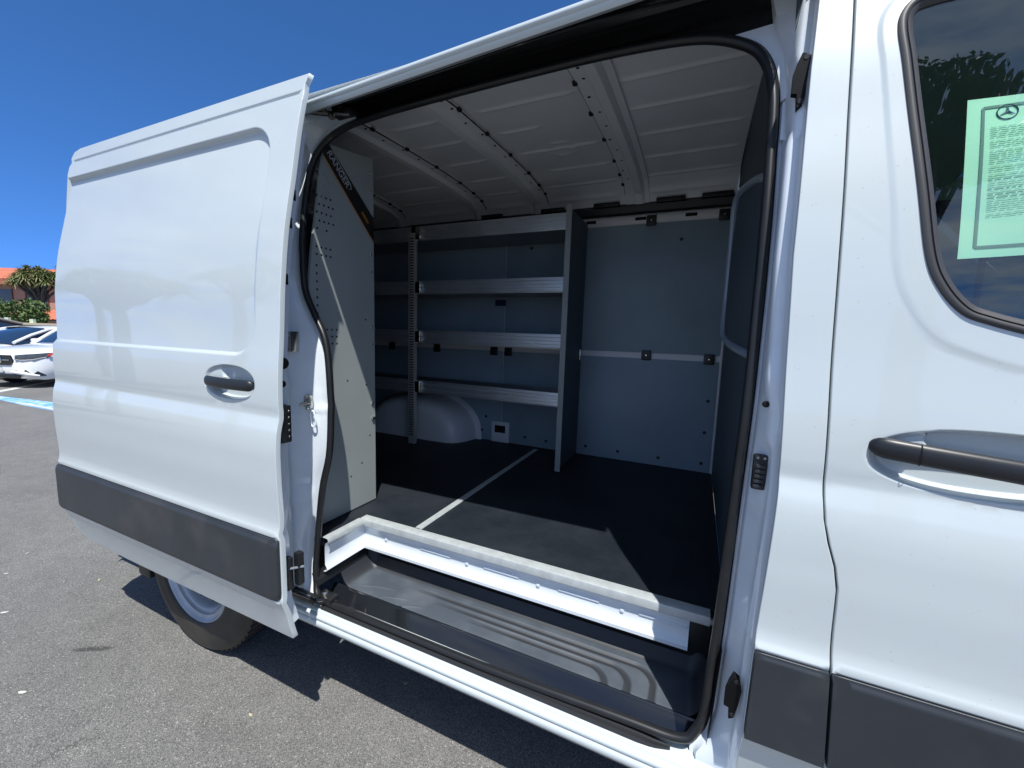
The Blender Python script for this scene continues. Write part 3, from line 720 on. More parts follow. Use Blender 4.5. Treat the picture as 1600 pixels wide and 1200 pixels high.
# wheel box
mb = MB(); cs = []
def warch(r, zt, n=22):
    return [(-1.83+r*math.cos(math.pi*k/n)*(1+.03*math.sin(math.pi*k/n)), .628+zt*math.sin(math.pi*k/n)**.80) for k in range(n+1)]
for y, r, zt in ((1.376, .001, .001), (1.378, .26, .19), (1.384, .32, .238), (1.40, .36, .266), (1.43, .39, .284), (1.48, .415, .296), (1.56, .432, .304), (1.584, .438, .308), (1.590, .472, .335), (1.599, .478, .340)):
    cs.append([(x, y, z) for x, z in warch(r, zt)])
mb.rings(cs, False, False); mb.build('wheel_box', BODYIN, VAN, ang=60)

# --- ceiling
def ceil_z(y): return interp(y, [.16, .30, .50, .77, 1.0, 1.25, 1.46, 1.54, 1.59, 1.625], [2.165, 2.215, 2.236, 2.248, 2.255, 2.254, 2.238, 2.205, 2.155, 2.09])
def ceil_s(y): return sum(ceil_z(y+d) for d in (-.02, -.01, 0, .01, .02))/5
BOWS = [(-.442, 1), (-.902, -1), (-1.330, -1), (-1.98, -1), (-2.60, -1)]
BAYS = [(-.325, .105), (-.870, -.470), (-1.295, -1.045), (-1.94, -1.47), (-2.56, -2.12)]
RIBS = [.40, .595, .80, 1.03, 1.266, 1.455, 1.555]
def ribz(x, y):
    h = 0
    for i, (a, b) in enumerate(BAYS):
        e = sstep(a, a+.03, x)*(1-sstep(b-.03, b, x))
        if e <= 0: continue
        for j, ry in enumerate(RIBS):
            ee = e
            if i == 1 and j in (2, 4): ee = e*(1-sstep(-.70, -.68, x) if j == 2 else sstep(-.80, -.77, x))
            h += ee*math.exp(-((y-ry)/.0085)**2)*.0075
        if i == 1:
            d = math.hypot(x+.655, (y-1.04)*.8); h += .006*math.exp(-((d-.055)/.008)**2)
    return h
mb = MB(); ys_ = [.16+.0062*i for i in range(237)]; xs_ = [-2.80+.02*i for i in range(147)]
ny = len(ys_); mb.add([(x, y, ceil_s(y)-ribz(x, y)) for x in xs_ for y in ys_], [(i*ny+j, (i+1)*ny+j, (i+1)*ny+j+1, i*ny+j+1) for i in range(len(xs_)-1) for j in range(ny-1)])
mb.build('roof_inner_skin', CEIL, VAN, ang=80)
yb = [.25+.03*i for i in range(46)]
hole_me = mesh_of(MB().disc((0, 0, 0), (0, 0, -1), .006, .0015, 10), HOLE)
ADH = mat('black_adhesive', (.01, .01, .01), .7)
for k, (x0, sg) in enumerate(BOWS):
    prof = [(.0, -.002), (.001, -.016), (.045, -.019), (.052, -.026), (.058, -.038), (.092, -.040), (.099, -.028), (.104, -.014), (.128, -.012), (.129, -.001)]
    mb = MB(); mb.rings([[(x0+sg*a, y, ceil_s(y)+b*(1 if y < 1.54 else .6)) for a, b in prof] for y in yb], False, False)
    b_ = mb.build('roof_bow', CEIL, VAN, ang=40)
    mb = MB(); rn = random.Random(k)
    mb.rings([[(x0-sg*(.0015+.002*rn.random()), y, ceil_s(y)-.0125), (x0-sg*.0015, y, ceil_s(y)-.0165), (x0+sg*.0004, y, ceil_s(y)-.0168)] for y in [.25+.022*i for i in range(60)]], False, False)
    mb.build('adhesive_bead', ADH, b_)
    pieces('bow_hole', hole_me, b_, [(x0+sg*.024+(.008 if i % 3 else -.004), y, ceil_s(y)-.0172) for i, y in enumerate([.34, .43, .50, .62, .74, .86, .99, 1.10, 1.22, 1.33, 1.43])])
    pieces('adhesive_dab', mesh_of(MB().box(-.008, .008, -.010, .010, -.008, .004, .004), ADH), b_, [(x0-sg*.004, y, ceil_s(y)-.014) for y in (.52, .745, .985, 1.22, 1.375, 1.48)])
# --- roof outside and rail cavity over the door
zr = lambda x: 2.108+(min(x, .15)+1.22)*.046
xx = [-1.26, -1.1, -.9, -.7, -.5, -.3, -.1, .05, .16]
mb = MB(); cav = [(.150, .018), (.040, -.052), (.027, -.061), (.0235, -.066), (.0235, -.072), (.027, -.076), (.030, -.077), (.031, -.083), (.038, -.088)]
mb.rings([[(x, y, zr(x)+dz) for y, dz in cav] for x in xx], False, False); mb.build('roof_gutter', PAINT, VAN, ang=50)
mb = MB(); cav2 = [(.038, -.088), (.048, -.086), (.052, -.079), (.062, -.074), (.070, -.062), (.076, -.060)]
mb.rings([[(x, y, zr(x)+dz) for y, dz in cav2] for x in xx], False, False); mb.build('gutter_underside', mat('underside_shade_grey', (.30, .32, .34), .5), VAN, ang=30)  # white paint underneath the lip, its shade painted in as grey
mb = MB(); cav3 = [(.074, -.061), (.088, -.046), (.094, -.048), (.112, -.030), (.118, -.033), (.140, -.012), (.156, -.007), (.160, .010), (.172, .014), (.178, .0), (.182, .016), (.208, .016), (.216, -.01), (.214, -.05), (.206, -.075)]
def bend(x): return .055*sstep(-.45, .12, x)
mb.rings([[(x, y, min(zr(x)+dz, 9) if y < .205 else 2.15-(.05 if y < .215 and dz < -.04 else 0)) for y, dz in cav3] for x in xx], False, False)
mb.build('door_rail', BLK, VAN, ang=25)
mb = MB(); mb.tube([(x, .157+bend(x)*.6, zr(x)-.008-.1*bend(x)) for x in xx], .0045, 8); mb.build('rail_edge', BLKG, VAN)
# fill between seal flange and rail
mb = MB()
tp = sorted([p for p in SEALS if p[1] > 1.97 and -1.30 < p[0] < .115], key=lambda p: p[0])
mb.rings([[(x, yseal(z)+.008, z-.002), (x, yseal(z)+.010, z+.006), (x, max(yseal(z)+.010, .205), z+.012), (x, .214, 2.148)] for x, z in tp], False, False); mb.build('flange_top', BLK, VAN, ang=40)
tp2 = [p for p in tp if p[0] < -1.10]
mb = MB(); mb.rings([[(x, yseal(z)+.006, z-.001), (x-.006, yseal(z)-.002, z+.012), (x-.01, .125, 2.055), (x-.02, .115, 2.09)] for x, z in tp2], False, False); mb.build('rear_corner_web', JAMB, VAN, ang=60)
mb = MB(); mb.add([(.121, Ps(z)+.082, z) for z in (1.80, 1.95, 2.05, 2.13)]+[(.175, Ps(z)+.082, z) for z in (2.13, 2.05, 1.95, 1.80)], [(0, 1, 6, 7), (1, 2, 5, 6), (2, 3, 4, 5)]); mb.build('pillar_backing', JAMB, VAN, sm=False)
# front corner web between seal curve and jamb
mb = MB(); tp3 = sorted([p for p in SEALS if p[0] > .0 and p[1] > 1.87], key=lambda p: p[1])
mb.rings([[(x+.001, yseal(z)+.003, z), (max(x+.006, .118), yseal(z)+.000, z+.004+.01*(.118-x)), (max(.122, x+.012), yseal(z)-.004, z+.006)] for x, z in tp3], False, False); mb.build('front_corner_web', JAMB, VAN, ang=60)
# roof skin
mb = MB(); rp_ = [(.150, .018), (.20, .040), (.30, .100), (.50, .20), (.85, .25), (1.20, .22), (1.50, .17), (1.65, .06), (1.70, -.02), (1.74, -.3), (1.80, -.9), (1.80, -1.25), (1.76, -1.7)]
mb.rings([[(x, y, zr(x)+dz) for y, dz in rp_] for x in (-2.84, -2.0, -1.26, -.9, -.5, -.1, .16)], False, False); mb.build('roof_and_far_side', PAINT, VAN, ang=60)
mb = MB(); mb.add([(-2.84, .02, .40), (-2.84, 1.79, .40), (-2.84, 1.79, 1.5), (-2.84, 1.66, 2.15), (-2.84, .9, 2.32), (-2.84, .25, 2.22), (-2.84, .09, 2.08), (-2.84, .03, 1.5)], [tuple(range(8))]); mb.build('rear_doors', PAINT, VAN, sm=False)
MB().box(-2.82, -2.80, .17, 1.62, .60, 2.17).box(-2.82, -2.80, .36, 1.60, 2.17, 2.265).build('rear_inner', BULK, VAN, sm=False)
MB().box(-2.8, -1.335, .165, .172, .632, 1.60).box(-2.8, -1.36, .205, .212, 1.60, 2.19).build('door_side_lining', BULK, VAN, sm=False)
mb = MB(); mb.rings([[(rseal_x(z)-.020, yseal(z)+.024, z), (rseal_x(z)-.09, yseal(z)+.030, z), (-1.45, yseal(z)+.04, z)] for z in [.64+.04*i for i in range(35)]]+[[(-1.24, .235, 2.06), (-1.35, .24, 2.10), (-1.45, .25, 2.20)]], False, False); mb.build('pillar_inner_trim', BULK, VAN)
# --- bulkhead towards the cab
mb = MB(); mb.box(.128, .145, .16, 1.61, .62, 2.34).build('bulkhead', BULK, VAN, sm=False)
mb = MB(); mb.tube(catmull([(.1245, .25, 1.755), (.116, .48, 1.835), (.092, .74, 1.885), (.081, .82, 1.86), (.082, .845, 1.75), (.083, .86, 1.55), (.081, .82, 1.43), (.088, .74, 1.385), (.105, .50, 1.36), (.125, .25, 1.345)], 6, False), .012, 10)
mb.build('bulkhead_bead', mat('bead_grey', (.24, .30, .38), .3, coat=.5), VAN)
mb = MB(); mb.add([(.1245, .25, 1.755), (.116, .48, 1.835), (.092, .74, 1.885), (.083, .845, 1.75), (.083, .86, 1.55), (.083, .80, 1.42), (.088, .74, 1.385), (.105, .50, 1.36), (.1275, .25, 1.345)], [tuple(range(9))]); mb.build('bulkhead_panel', BULK, VAN, sm=False)

# --- rear wheel
def wheel(cx, cy, name='rear_wheel', sgn=-1):
    R = .355; cz = R-.002
    root = bpy.data.objects.new(name, None); COL.objects.link(root); root.parent = VAN; root.location = Vector((cx, cy, cz))-wloc(VAN)
    def lathe(prof, n=72, tread=False):
        mb = MB(); cs = []
        for k in range(n):
            a = 2*math.pi*k/n; cs.append([(cx+r*math.cos(a), cy+y, cz+r*math.sin(a)) for y, r in prof])
        mb.rings(cs, False, False, loop=True); return mb
    t = lathe([(.03, .215), (.004, .222), (-.002, .236), (.004, .262), (.0, .285), (.003, .315), (.012, .338), (.030, .350), (.05, .354), (.10, .356), (.19, .354), (.215, .338), (.222, .30), (.21, .22)], 96)
    t.build('tyre', TYRE, root, ang=60)
    # tread blocks joined
    mb = MB()
    for k in range(60):
        a = 2*math.pi*(k+.3)/60; ca, sa = math.cos(a), math.sin(a); da = .036
        for y0, y1, o in ((.030, .060, 0), (.066, .105, .03), (.111, .150, 0), (.156, .205, .03)):
            v = []
            for rr in (.348, .3565):
                for aa in (a+o-da, a+o+da):
                    for yy in (y0, y1): v.append((cx+rr*math.cos(aa), cy+yy, cz+rr*math.sin(aa)))
            mb.add(v, [(4, 5, 7, 6), (0, 1, 5, 4), (2, 3, 7, 6), (0, 2, 6, 4), (1, 3, 7, 5)])
    mb.build('tread_blocks', TYRE, root, kind='stuff')
    lathe([(.03, .212), (.006, .220), (.002, .214), (.010, .208), (.016, .204), (.018, .192), (.030, .190), (.034, .182), (.026, .178), (.030, .172), (.055, .166), (.082, .163), (.084, .155), (.064, .148), (.052, .135), (.066, .110), (.085, .09), (.075, .07), (.06, .06), (.06, .0)], 72).build('rim', RIM, root, ang=60)
    hm = mesh_of(MB().disc((0, 0, 0), (0, -1, 0), .017, .003, 14), HOLE)
    pieces('rim_slot', hm, root, [(cx+.137*math.cos(a), cy+.052, cz+.137*math.sin(a)) for a in [2*math.pi*k/10 for k in range(10)]])
    nm = mesh_of(MB().disc((0, 0, 0), (0, -1, 0), .012, .02, 6), CHROME)
    pieces('wheel_nut', nm, root, [(cx+.088*math.cos(a), cy+.084, cz+.088*math.sin(a)) for a in [2*math.pi*k/6 for k in range(6)]])
    lathe([(.058, .001), (.050, .03), (.058, .052), (.07, .056)], 32).build('hub_cap', BLK, root, ang=60)
    return root
wheel(WX, .005)
mb = MB(); mb.rings([[(WX+r*math.cos(a), y, .36+r*math.sin(a)) for a in [math.pi*k/16 for k in range(17)]] for y, r in ((.03, .44), (.30, .44), (.31, .02))], False, False); mb.build('wheel_arch_liner', DARK, VAN)
MB().box(WX-.50, WX-.40, .03, .25, .19, .60, .01).build('mud_flap', BLK, VAN)

# --- sliding door (open, standing out from the body)
SX0, SX1 = -2.45, -1.06
DOFF = -.150
def recess(x, z):
    # pressed-in upper field, open to the rear edge
    x1, z0, z1, r = -1.160, 1.290, 1.965, .10
    dx_, dz_ = x-(x1-r), (z-(z0+z1)/2)
    hz = (z1-z0)/2-r
    qx, qz = max(dx_, 0), max(abs(dz_)-hz, 0)
    d = math.hypot(qx, qz)-r if (qx > 0 and qz > 0) else max(dx_-r if dx_ > 0 else -9, abs(dz_)-(z1-z0)/2)
    depth = interp(z, [1.29, 1.5, 1.8, 1.97], [.013, .006, .012, .020])
    side = 1.0 if dz_ > hz*.9 or dz_ < -hz*.9 else .5
    wdt = interp(z, [1.3, 1.6, 1.96], [.010, .020, .010])
    return depth*sstep(0, -wdt, d)
def bowl(x, z, cx, cz, a, b, dep):
    q = (abs((x-cx)/a)**2.3+abs((z-cz)/b)**2.3)**(1/2.3)
    if q >= 1: return 0
    pad = sstep(cx-.035, cx-.043, x-.012*sstep(cz+.03, cz, z))*sstep(cz-.008, cz, z)
    return dep*(1-sstep(.84, 1.0, q))*(1-.72*pad)
def ydoor(x, z):
    g_ = -.0 + .0045*math.exp(-((z-2.034)/.004)**2)
    return Ps(z)+DOFF+recess(x, z)+bowl(x, z, -1.277, 1.210, .122, .052, .026)+g_
dl = []
for o_ in (-.024, -.018, -.012, -.006, 0, .004):
    ln = [(x, 1.965+o_) for x in [-2.44+.03*i for i in range(40)]] + [(-1.26+(.10+o_)*math.cos(a), 1.865+(.10+o_)*math.sin(a)) for a in [math.pi/2*(1-k/11) for k in range(12)]]
    ln += [(-1.160+o_, 1.85-.015*k) for k in range(31)] + [(-1.26+(.10+o_)*math.cos(a), 1.390-(.10+o_)*math.sin(a)) for a in [math.pi/2*k/11 for k in range(12)]] + [(x, 1.290-o_) for x in [-1.275-.03*i for i in range(39)]]
    dl.append((ln, False))
for rr in (.2, .35, .5, .64, .75, .82, .86, .90, .94, .97, 1.0, 1.04):
    dl.append(([(-1.277+.122*rr*math.copysign(abs(math.cos(a))**.87, math.cos(a)), 1.210+.052*rr*math.copysign(abs(math.sin(a))**.87, math.sin(a))) for a in [2*math.pi*(k+.01)/56 for k in range(56)]], True))
for z in (2.022, 2.026, 2.030, 2.034, 2.038, 2.042, 2.046): dl.append(([(SX0+.03+.02*i, z) for i in range(68)], False))
dout = [(SX0, 1.30), (SX0, .62), (SX0+.004, .53), (SX0+.02, .475), (SX0+.06, .442), (SX0+.12, .432), (SX0+.40, .424), (-1.075, .430), (SX1-.003, .430), (SX1, .434), (SX1, .50), (SX1, 1.0), (SX1, 2.03), (SX1-.001, 2.060), (SX1+.010, 2.085), (SX0+.06, 2.085), (SX0+.015, 2.075), (SX0, 2.05), (SX0, 1.98)]
panel('sliding_door', dout, PAINT, VAN, ydoor, dx=.045, lines=dl, zs=ZROW, flange=.016, label='white sliding side door standing open over the rear body')
SD = bpy.context.scene.objects['sliding_door']
cl = [(SX0-.004, .574), (SX0-.006, .60), (SX0-.006, .745), (SX0-.003, .765), (SX1-.012, .765), (SX1-.004, .757), (SX1-.003, .60), (SX1-.005, .582), (SX1-.014, .574)]
panel('door_cladding', cl, CLAD, SD, lambda x, z: DOFF-.021+.006*sstep(.750, .765, z)+.005*sstep(.59, .574, z)+.006*sstep(SX1-.03, SX1, x), dx=.03, flange=.02, zs=[.61, .65, .70, .73], lines=clad_rows(SX0, SX1-.03, (.580, .585, .592, .742, .749, .753, .757, .761)))
# inner shell of the door
mb = MB(); rows = []
for z in [.46+.04*i for i in range(38)]:
    y = Ps(z)+DOFF; rows.append([(SX1-.003, y+.012, z), (SX1-.010, y+.020, z), (SX1-.022, y+.024, z), (SX1-.030, y+.052, z), (SX1-.06, y+.064, z), (SX0+.05, y+.064, z), (SX0+.01, y+.02, z)])
mb.rings(rows, False, False); mb.build('door_inner_shell', JAMB, SD, ang=45)
for z, r in ((1.275, .017), (1.215, .010)): MB().disc((SX1-.026, Ps(z)+DOFF+.036, z), (1, -.2, 0), r, .002).build('shell_hole', HOLE, SD)
o = MB().box(SX1-.034, SX1-.004, DOFF+.018, DOFF+.050, 1.045, 1.155, .004).build('latch_block', BLK, SD)
pieces('latch_pin', mesh_of(MB().disc((0, 0, 0), (1, 0, 0), .0035, .003, 8), CHROME), o, [(SX1-.005, DOFF+.042, 1.062+.019*k) for k in range(5)])
o = MB().box(SX1-.028, SX1-.006, DOFF+.020, DOFF+.042, .585, .69, .006).build('door_check', BLK, SD)
MB().box(SX1-.012, SX1+.012, DOFF+.045, DOFF+.066, .595, .70, .006).build('check_wedge', BLK, o)
MB().tube([(SX1-.010, DOFF+.03, .655), (SX1+.016, DOFF+.060, .655)], .004, 8).build('check_pin', CHROME, o)
for z in (1.50, 1.66, 1.74): MB().box(SX1-.029, SX1-.024, Ps(z)+DOFF+.03, Ps(z)+DOFF+.045, z, z+.03, .002).build('shell_slot', HOLE, SD)
def handle(parent, x0, x1, z0, z1, yb, rad, sealm=CLAD):
    L = x1-x0; pts = []; rr = []
    for k in range(25):
        t = .5-.5*math.cos(math.pi*k/24); x = x0+L*t; z = z0+(z1-z0)*t
        yy = yb+.016*(1-math.sin(math.pi*min(1, max(0, t)))**.5)
        pts.append((x, yy, z)); s1 = min(1, min(t, 1-t)/.075+.004); rr.append(rad*math.sqrt(max(.02, 1-(1-s1)**2)))
    mb = MB(); cs = []
    for (x, y, z), r in zip(pts, rr): cs.append([(x, y+.55*r*math.cos(2*math.pi*k/16), z+r*math.sin(2*math.pi*k/16)) for k in range(16)])
    mb.rings(cs, True, True); return mb.build('door_handle', mat('handle_black', (.014, .016, .020), .38, noise=(30, .1)), parent)
h1 = handle(SD, -1.388, -1.160, 1.208, 1.206, DOFF-.009, .0165)
MB().box(-1.375, -1.325, DOFF+.002, DOFF+.022, 1.196, 1.218, .006).build('handle_root', MATS['handle_black'], h1)
MB().box(-1.190, -1.172, DOFF+.002, DOFF+.022, 1.196, 1.216, .006).build('handle_root', MATS['handle_black'], h1)

# --- front door
W = [(.470, 1.404), (.422, 1.420), (.387, 1.437), (.355, 1.479), (.335, 1.533), (.318, 1.641), (.302, 1.754), (.286, 1.871), (.277, 1.930), (.279, 1.962), (.296, 1.985), (.33, 1.992)]
WT = catmull(W, 5, False); win = WT + [(.60, 2.00), (.80, 1.98), (.93, 1.80), (1.00, 1.55), (1.0, 1.40), (.85, 1.385), (.65, 1.390)]
n_ = 40; zs1 = [.46+(2.04-.46)*i/n_ for i in range(n_+1)]
fd_out = [(seam_x(z)+.0035, z) for z in zs1] + [(.6, 2.06), (.88, 2.03), (1.05, 1.80), (1.16, 1.42), (1.20, 1.1), (1.20, .50), (1.1, .46)]
BC = (.452, 1.190)
def sur_d(x, z):    # distance outside window contour (approx)
    return min(math.hypot(x-a, z-b) for a, b in WSUB)
WSUB = [p for p in subdiv(win, .012)]
def sur_w(z): return interp(z, [1.35, 1.45, 1.6, 1.9], [.056, .046, .036, .026])
def yfd(x, z):
    y = Ps(z)
    if z > 1.25 and x < 1.1:
        d = sur_d(x, z); q_ = d/sur_w(z); y += -.0020*(1-sstep(.80, 1.12, q_))*(1-.0*z) if q_ < 1.2 else 0
    q = (abs((x-BC[0])/.166)**2.3+abs((z-BC[1])/.0575)**2.3)**(1/2.3)
    if q < 1: y += .036*(1-sstep(.84, 1.0, q))*(1-.72*sstep(.374, .368, x-.010*sstep(BC[1]+.03, BC[1], z))*sstep(BC[1]+.012, BC[1]+.020, z))
    return y
fl = []
for rr in (.12, .22, .32, .42, .52, .62, .72, .80, .84, .88, .92, .96, 1.0, 1.04):
    fl.append(([(BC[0]+.166*rr*math.copysign(abs(math.cos(a))**.87, math.cos(a)), BC[1]+.0575*rr*math.copysign(abs(math.sin(a))**.87, math.sin(a))) for a in [2*math.pi*(k+.01)/64 for k in range(64)]], True))
for k_ in (.70, .85, 1.0, 1.15, 1.3):
    wl_ = subdiv(win, .02); fl.append(([p for p in [(q[0]+(q[0]-w0[0])*1000*sur_w(w0[1])*k_, q[1]+(q[1]-w0[1])*1000*sur_w(w0[1])*k_) for w0, q in zip(wl_, offset_loop(wl_, -.001))]], True))
panel('front_door', fd_out, PAINT, VAN, yfd, holes=[win], dx=.03, lines=fl, zs=ZROW, flange=.014, label='white passenger door with a green tinted window')
FD = bpy.context.scene.objects['front_door']
panel('front_door_cladding', [(seam_x(z)+.004, z) for z in (.575, .60, .65, .70, .74, .7645)]+[(1.19, .7645), (1.19, .575)], CLAD, FD, lambda x, z: -.019+.005*sstep(.752, .7645, z)+.004*sstep(.585, .575, z), dx=.03, flange=.018, zs=[.61, .65, .70, .73], lines=clad_rows(.30, 1.185, (.580, .585, .592, .742, .750, .754, .758, .761)))
# window seal and glass
win_l = subdiv(win, .015)
mb = MB(); cs = []
for p, q in zip(win_l, offset_loop(win_l, .001)):
    ux, uz = (q[0]-p[0])/.001, (q[1]-p[1])/.001; y = Ps(p[1])-.004
    cs.append([(p[0]+ux*a, y+b, p[1]+uz*a) for a, b in ((-.002, .012), (-.001, .0), (.004, -.003), (.009, -.0015), (.0105, .001), (.012, -.0012), (.018, .0015), (.0205, .006), (.0205, .014))])
mb.rings(cs, True, False, loop=True); mb.build('window_seal', mat('window_rubber', (.045, .045, .048), .5), FD, ang=50)
gl = offset_loop(win_l, .016)[::2]
panel('window_glass', gl, GLASS, FD, lambda x, z: Ps(z)+.006, dx=.05, flange=0)
hh = handle(FD, .288, .62, 1.206, 1.178, -.0085, .0185)
MB().box(.305, .360, -.002, .026, 1.190, 1.212, .008).build('handle_root', MATS['handle_black'], hh)
MB().box(.560, .600, -.002, .03, 1.170, 1.196, .008).build('handle_root', MATS['handle_black'], hh)
mb = MB(); cs = []
for k in range(19):
    a = 2*math.pi*k/18; cs.append((math.cos(a), math.sin(a)))
mb.tube([(.354+.0007*c_, -.0078+.0098*c_, 1.2000+.0181*s_) for c_, s_ in cs], .0006, 5, cap=False); mb.build('handle_joint', HOLE, hh)

# front wing, wheel and cab shell further forward
panel('front_wing', [(1.207, .50), (1.207, 1.40), (1.6, 1.28), (2.0, 1.12), (2.15, .9), (2.15, .5)]+arch(1.72, .41, .5)[::-1], PAINT, VAN, lambda x, z: Ps(z)+.25*max(0, x-1.7)**2, dx=.06)
wheel(1.72, .005, 'front_wheel')
def strip3(name, prof, m):
    mb = MB(); mb.rings([[(x, y0, z0) for x, y0, z0, y1, z1 in prof], [(x, .875, z1) for x, y0, z0, y1, z1 in prof], [(x, 1.75-y0, z0) for x, y0, z0, y1, z1 in prof]], False, False); return mb.build(name, m, VAN, ang=60)
strip3('cab_roof', [(.15, .14, 2.09, 0, 2.36), (.55, .13, 2.08, 0, 2.33), (.92, .13, 2.04, 0, 2.25)], PAINT)
strip3('windscreen', [(.915, .06, 2.03, 0, 2.23), (1.20, .05, 1.72, 0, 1.85), (1.42, .04, 1.40, 0, 1.46)], DGLASS)
strip3('bonnet', [(1.42, .05, 1.39, 0, 1.45), (1.9, .08, 1.22, 0, 1.30), (2.15, .14, .98, 0, 1.1), (2.25, .2, .5, 0, .5)], PAINT)
MB().tube([(.93, .12, 2.03), (1.18, .09, 1.70), (1.38, .06, 1.40)], .035, 8).build('windscreen_pillar', PAINT, VAN)
CABG = mat('cab_interior_grey', (.12, .14, .14), .7); CABD = mat('cab_dark', (.06, .07, .07), .8)
MB().box(.16, .18, .16, 1.6, .5, 2.2).build('cab_rear_wall', CABD, VAN, sm=False)
MB().box(.17, 2.0, .10, 1.7, .48, .52).build('cab_floor', CABD, VAN, sm=False)
mb = MB(); mb.tube([(.34, .42, .98), (.30, .42, 1.25), (.26, .42, 1.50)], [.14, .17, .12], 16); o = mb.build('cab_seat', CABG, VAN)
MB().box(.20, .30, .33, .51, 1.56, 1.78, .04).build('headrest', CABG, o)
MB().box(.20, .72, .20, .62, .85, .99, .05).build('seat_base', CABG, o)
MB().box(1.15, 1.5, .12, 1.7, .9, 1.36, .08).build('dashboard', CABD, VAN)
mb = MB(); mb.tube([(.24, .13, 1.85), (.26, .14, 1.62), (.50, .20, 1.30), (.70, .26, 1.10)], .014, 6); mb.build('seat_belt', CABD, VAN)
# far door window letting light into the cab
MB().box(.45, 1.15, 1.73, 1.735, 1.40, 2.05).build('far_door_glass', DGLASS, VAN, sm=False)
MB().box(.16, .45, 1.70, 1.76, 1.40, 2.10).box(1.15, 1.5, 1.70, 1.76, 1.38, 1.95).box(.45, 1.15, 1.60, 1.76, 2.03, 2.12).build('far_pillar', CABD, VAN, sm=False)
mb = MB(); mb.tube([(.34, 1.35, .98), (.30, 1.35, 1.25), (.26, 1.35, 1.50)], [.14, .17, .12], 16); o = mb.build('cab_seat', CABG, VAN); MB().box(.20, .30, 1.26, 1.44, 1.56, 1.78, .04).build('headrest', CABG, o)
MB().tube([(.92, 1.18, 1.22), (.98, 1.35, 1.30), (.92, 1.52, 1.22)], .014, 6).build('steering_wheel_rim', CABD, VAN)
MB().box(.16, 1.3, 1.74, 1.76, .5, 1.40).build('far_door_inner', CABD, VAN, sm=False)

# window sticker (paper sheet behind the glass)
PAP = mat('pale_paper', (.72, .87, .76), .55, noise=(9, .05)); INK = mat('print_ink', (.32, .44, .40), .7); EMB = mat('emblem_ink', (.02, .06, .14), .5)
pa, pb, pc, pd = (.377, 1.792), (.379, 1.527), (.578, 1.535), (.560, 1.787)
ysh = lambda x, z: Ps(z)+.010+.0008*math.sin(x*60+z*25)
def sheet_pt(u, v):      # u across 0..1, v down 0..1
    x = (pa[0]*(1-u)+pd[0]*u)*(1-v)+(pb[0]*(1-u)+pc[0]*u)*v; z = (pa[1]*(1-u)+pd[1]*u)*(1-v)+(pb[1]*(1-u)+pc[1]*u)*v; return x, z
mb = MB(); N = 16
mb.add([(sheet_pt(i/N, j/N)[0], ysh(*sheet_pt(i/N, j/N)), sheet_pt(i/N, j/N)[1]) for i in range(N+1) for j in range(N+1)], [(i*(N+1)+j, (i+1)*(N+1)+j, (i+1)*(N+1)+j+1, i*(N+1)+j+1) for i in range(N) for j in range(N)])
STK = mb.build('window_sticker', PAP, VAN, label='pale green price sheet with a three-pointed star emblem behind the door glass')
def stroke(mb, u0, v0, u1, v1, wv, n=6, dy=.0012):
    vs = []
    for i in range(n+1):
        t = i/n; u = u0+(u1-u0)*t; v = v0+(v1-v0)*t
        du, dv = (0, wv) if abs(u1-u0)*.75 > abs(v1-v0) else (wv*1.3, 0)
        for s_ in (-.5, .5):
            x, z = sheet_pt(u+du*s_, v+dv*s_); vs.append((x, ysh(x, z)-dy, z))
    mb.add(vs, [(2*i, 2*i+2, 2*i+3, 2*i+1) for i in range(n)])
mb = MB()
for u0, v0, u1, v1 in ((.105, .065, 1, .045), (.105, .065, .10, .935), (.10, .935, 1, .935)): stroke(mb, u0, v0, u1, v1, .016, 12)
mb.build('sheet_border', mat('border_ink', (.20, .24, .26), .6), STK)
mb = MB(); rn = random.Random(3); v = .20
while v < .76:
    L = rn.uniform(.18, .62); u = .155; sec = rn.random() < .12
    while u < .155+L:
        wl = rn.uniform(.02, .07); stroke(mb, u, v-.02*u, min(u+wl, .97), v-.02*min(u+wl, .97), .0042 if not sec else .0080, 1); u += wl+.012
    v += .0125 if not sec else .020
    if rn.random() < .1: v += .012
for u0, v0, u1, v1 in ((.41, .77, .41, .90), (.41, .77, .8, .768), (.41, .90, .8, .899)): stroke(mb, u0, v0, u1, v1, .004, 3)
for k in range(8): stroke(mb, .43, .785+.013*k, .75, .785+.013*k, .004, 4)
mb.build('sheet_print', INK, STK)
mb = MB(); ex0, ez0 = sheet_pt(.262, .105); ra = .0125; rb = .0118; ring = [(ex0+ra*math.cos(a), ez0+rb*math.sin(a)) for a in [2*math.pi*k/32 for k in range(33)]]
mb.tube([(x, ysh(x, z)-.0010, z) for x, z in ring], .0008, 5, cap=False)
for a in (90, 210, 330):
    a = math.radians(a); ux, uz = math.cos(a), math.sin(a); px_, pz_ = -uz*.0022, ux*.0022
    tip = (ex0+ux*ra*.97, ez0+uz*rb*.97); yy = ysh(ex0, ez0)-.0012
    mb.add([(ex0+px_, yy, ez0+pz_), (ex0-px_, yy, ez0-pz_), (tip[0], ysh(*tip)-.0012, tip[1])], [(0, 1, 2)])
mb.build('star_emblem', EMB, STK)

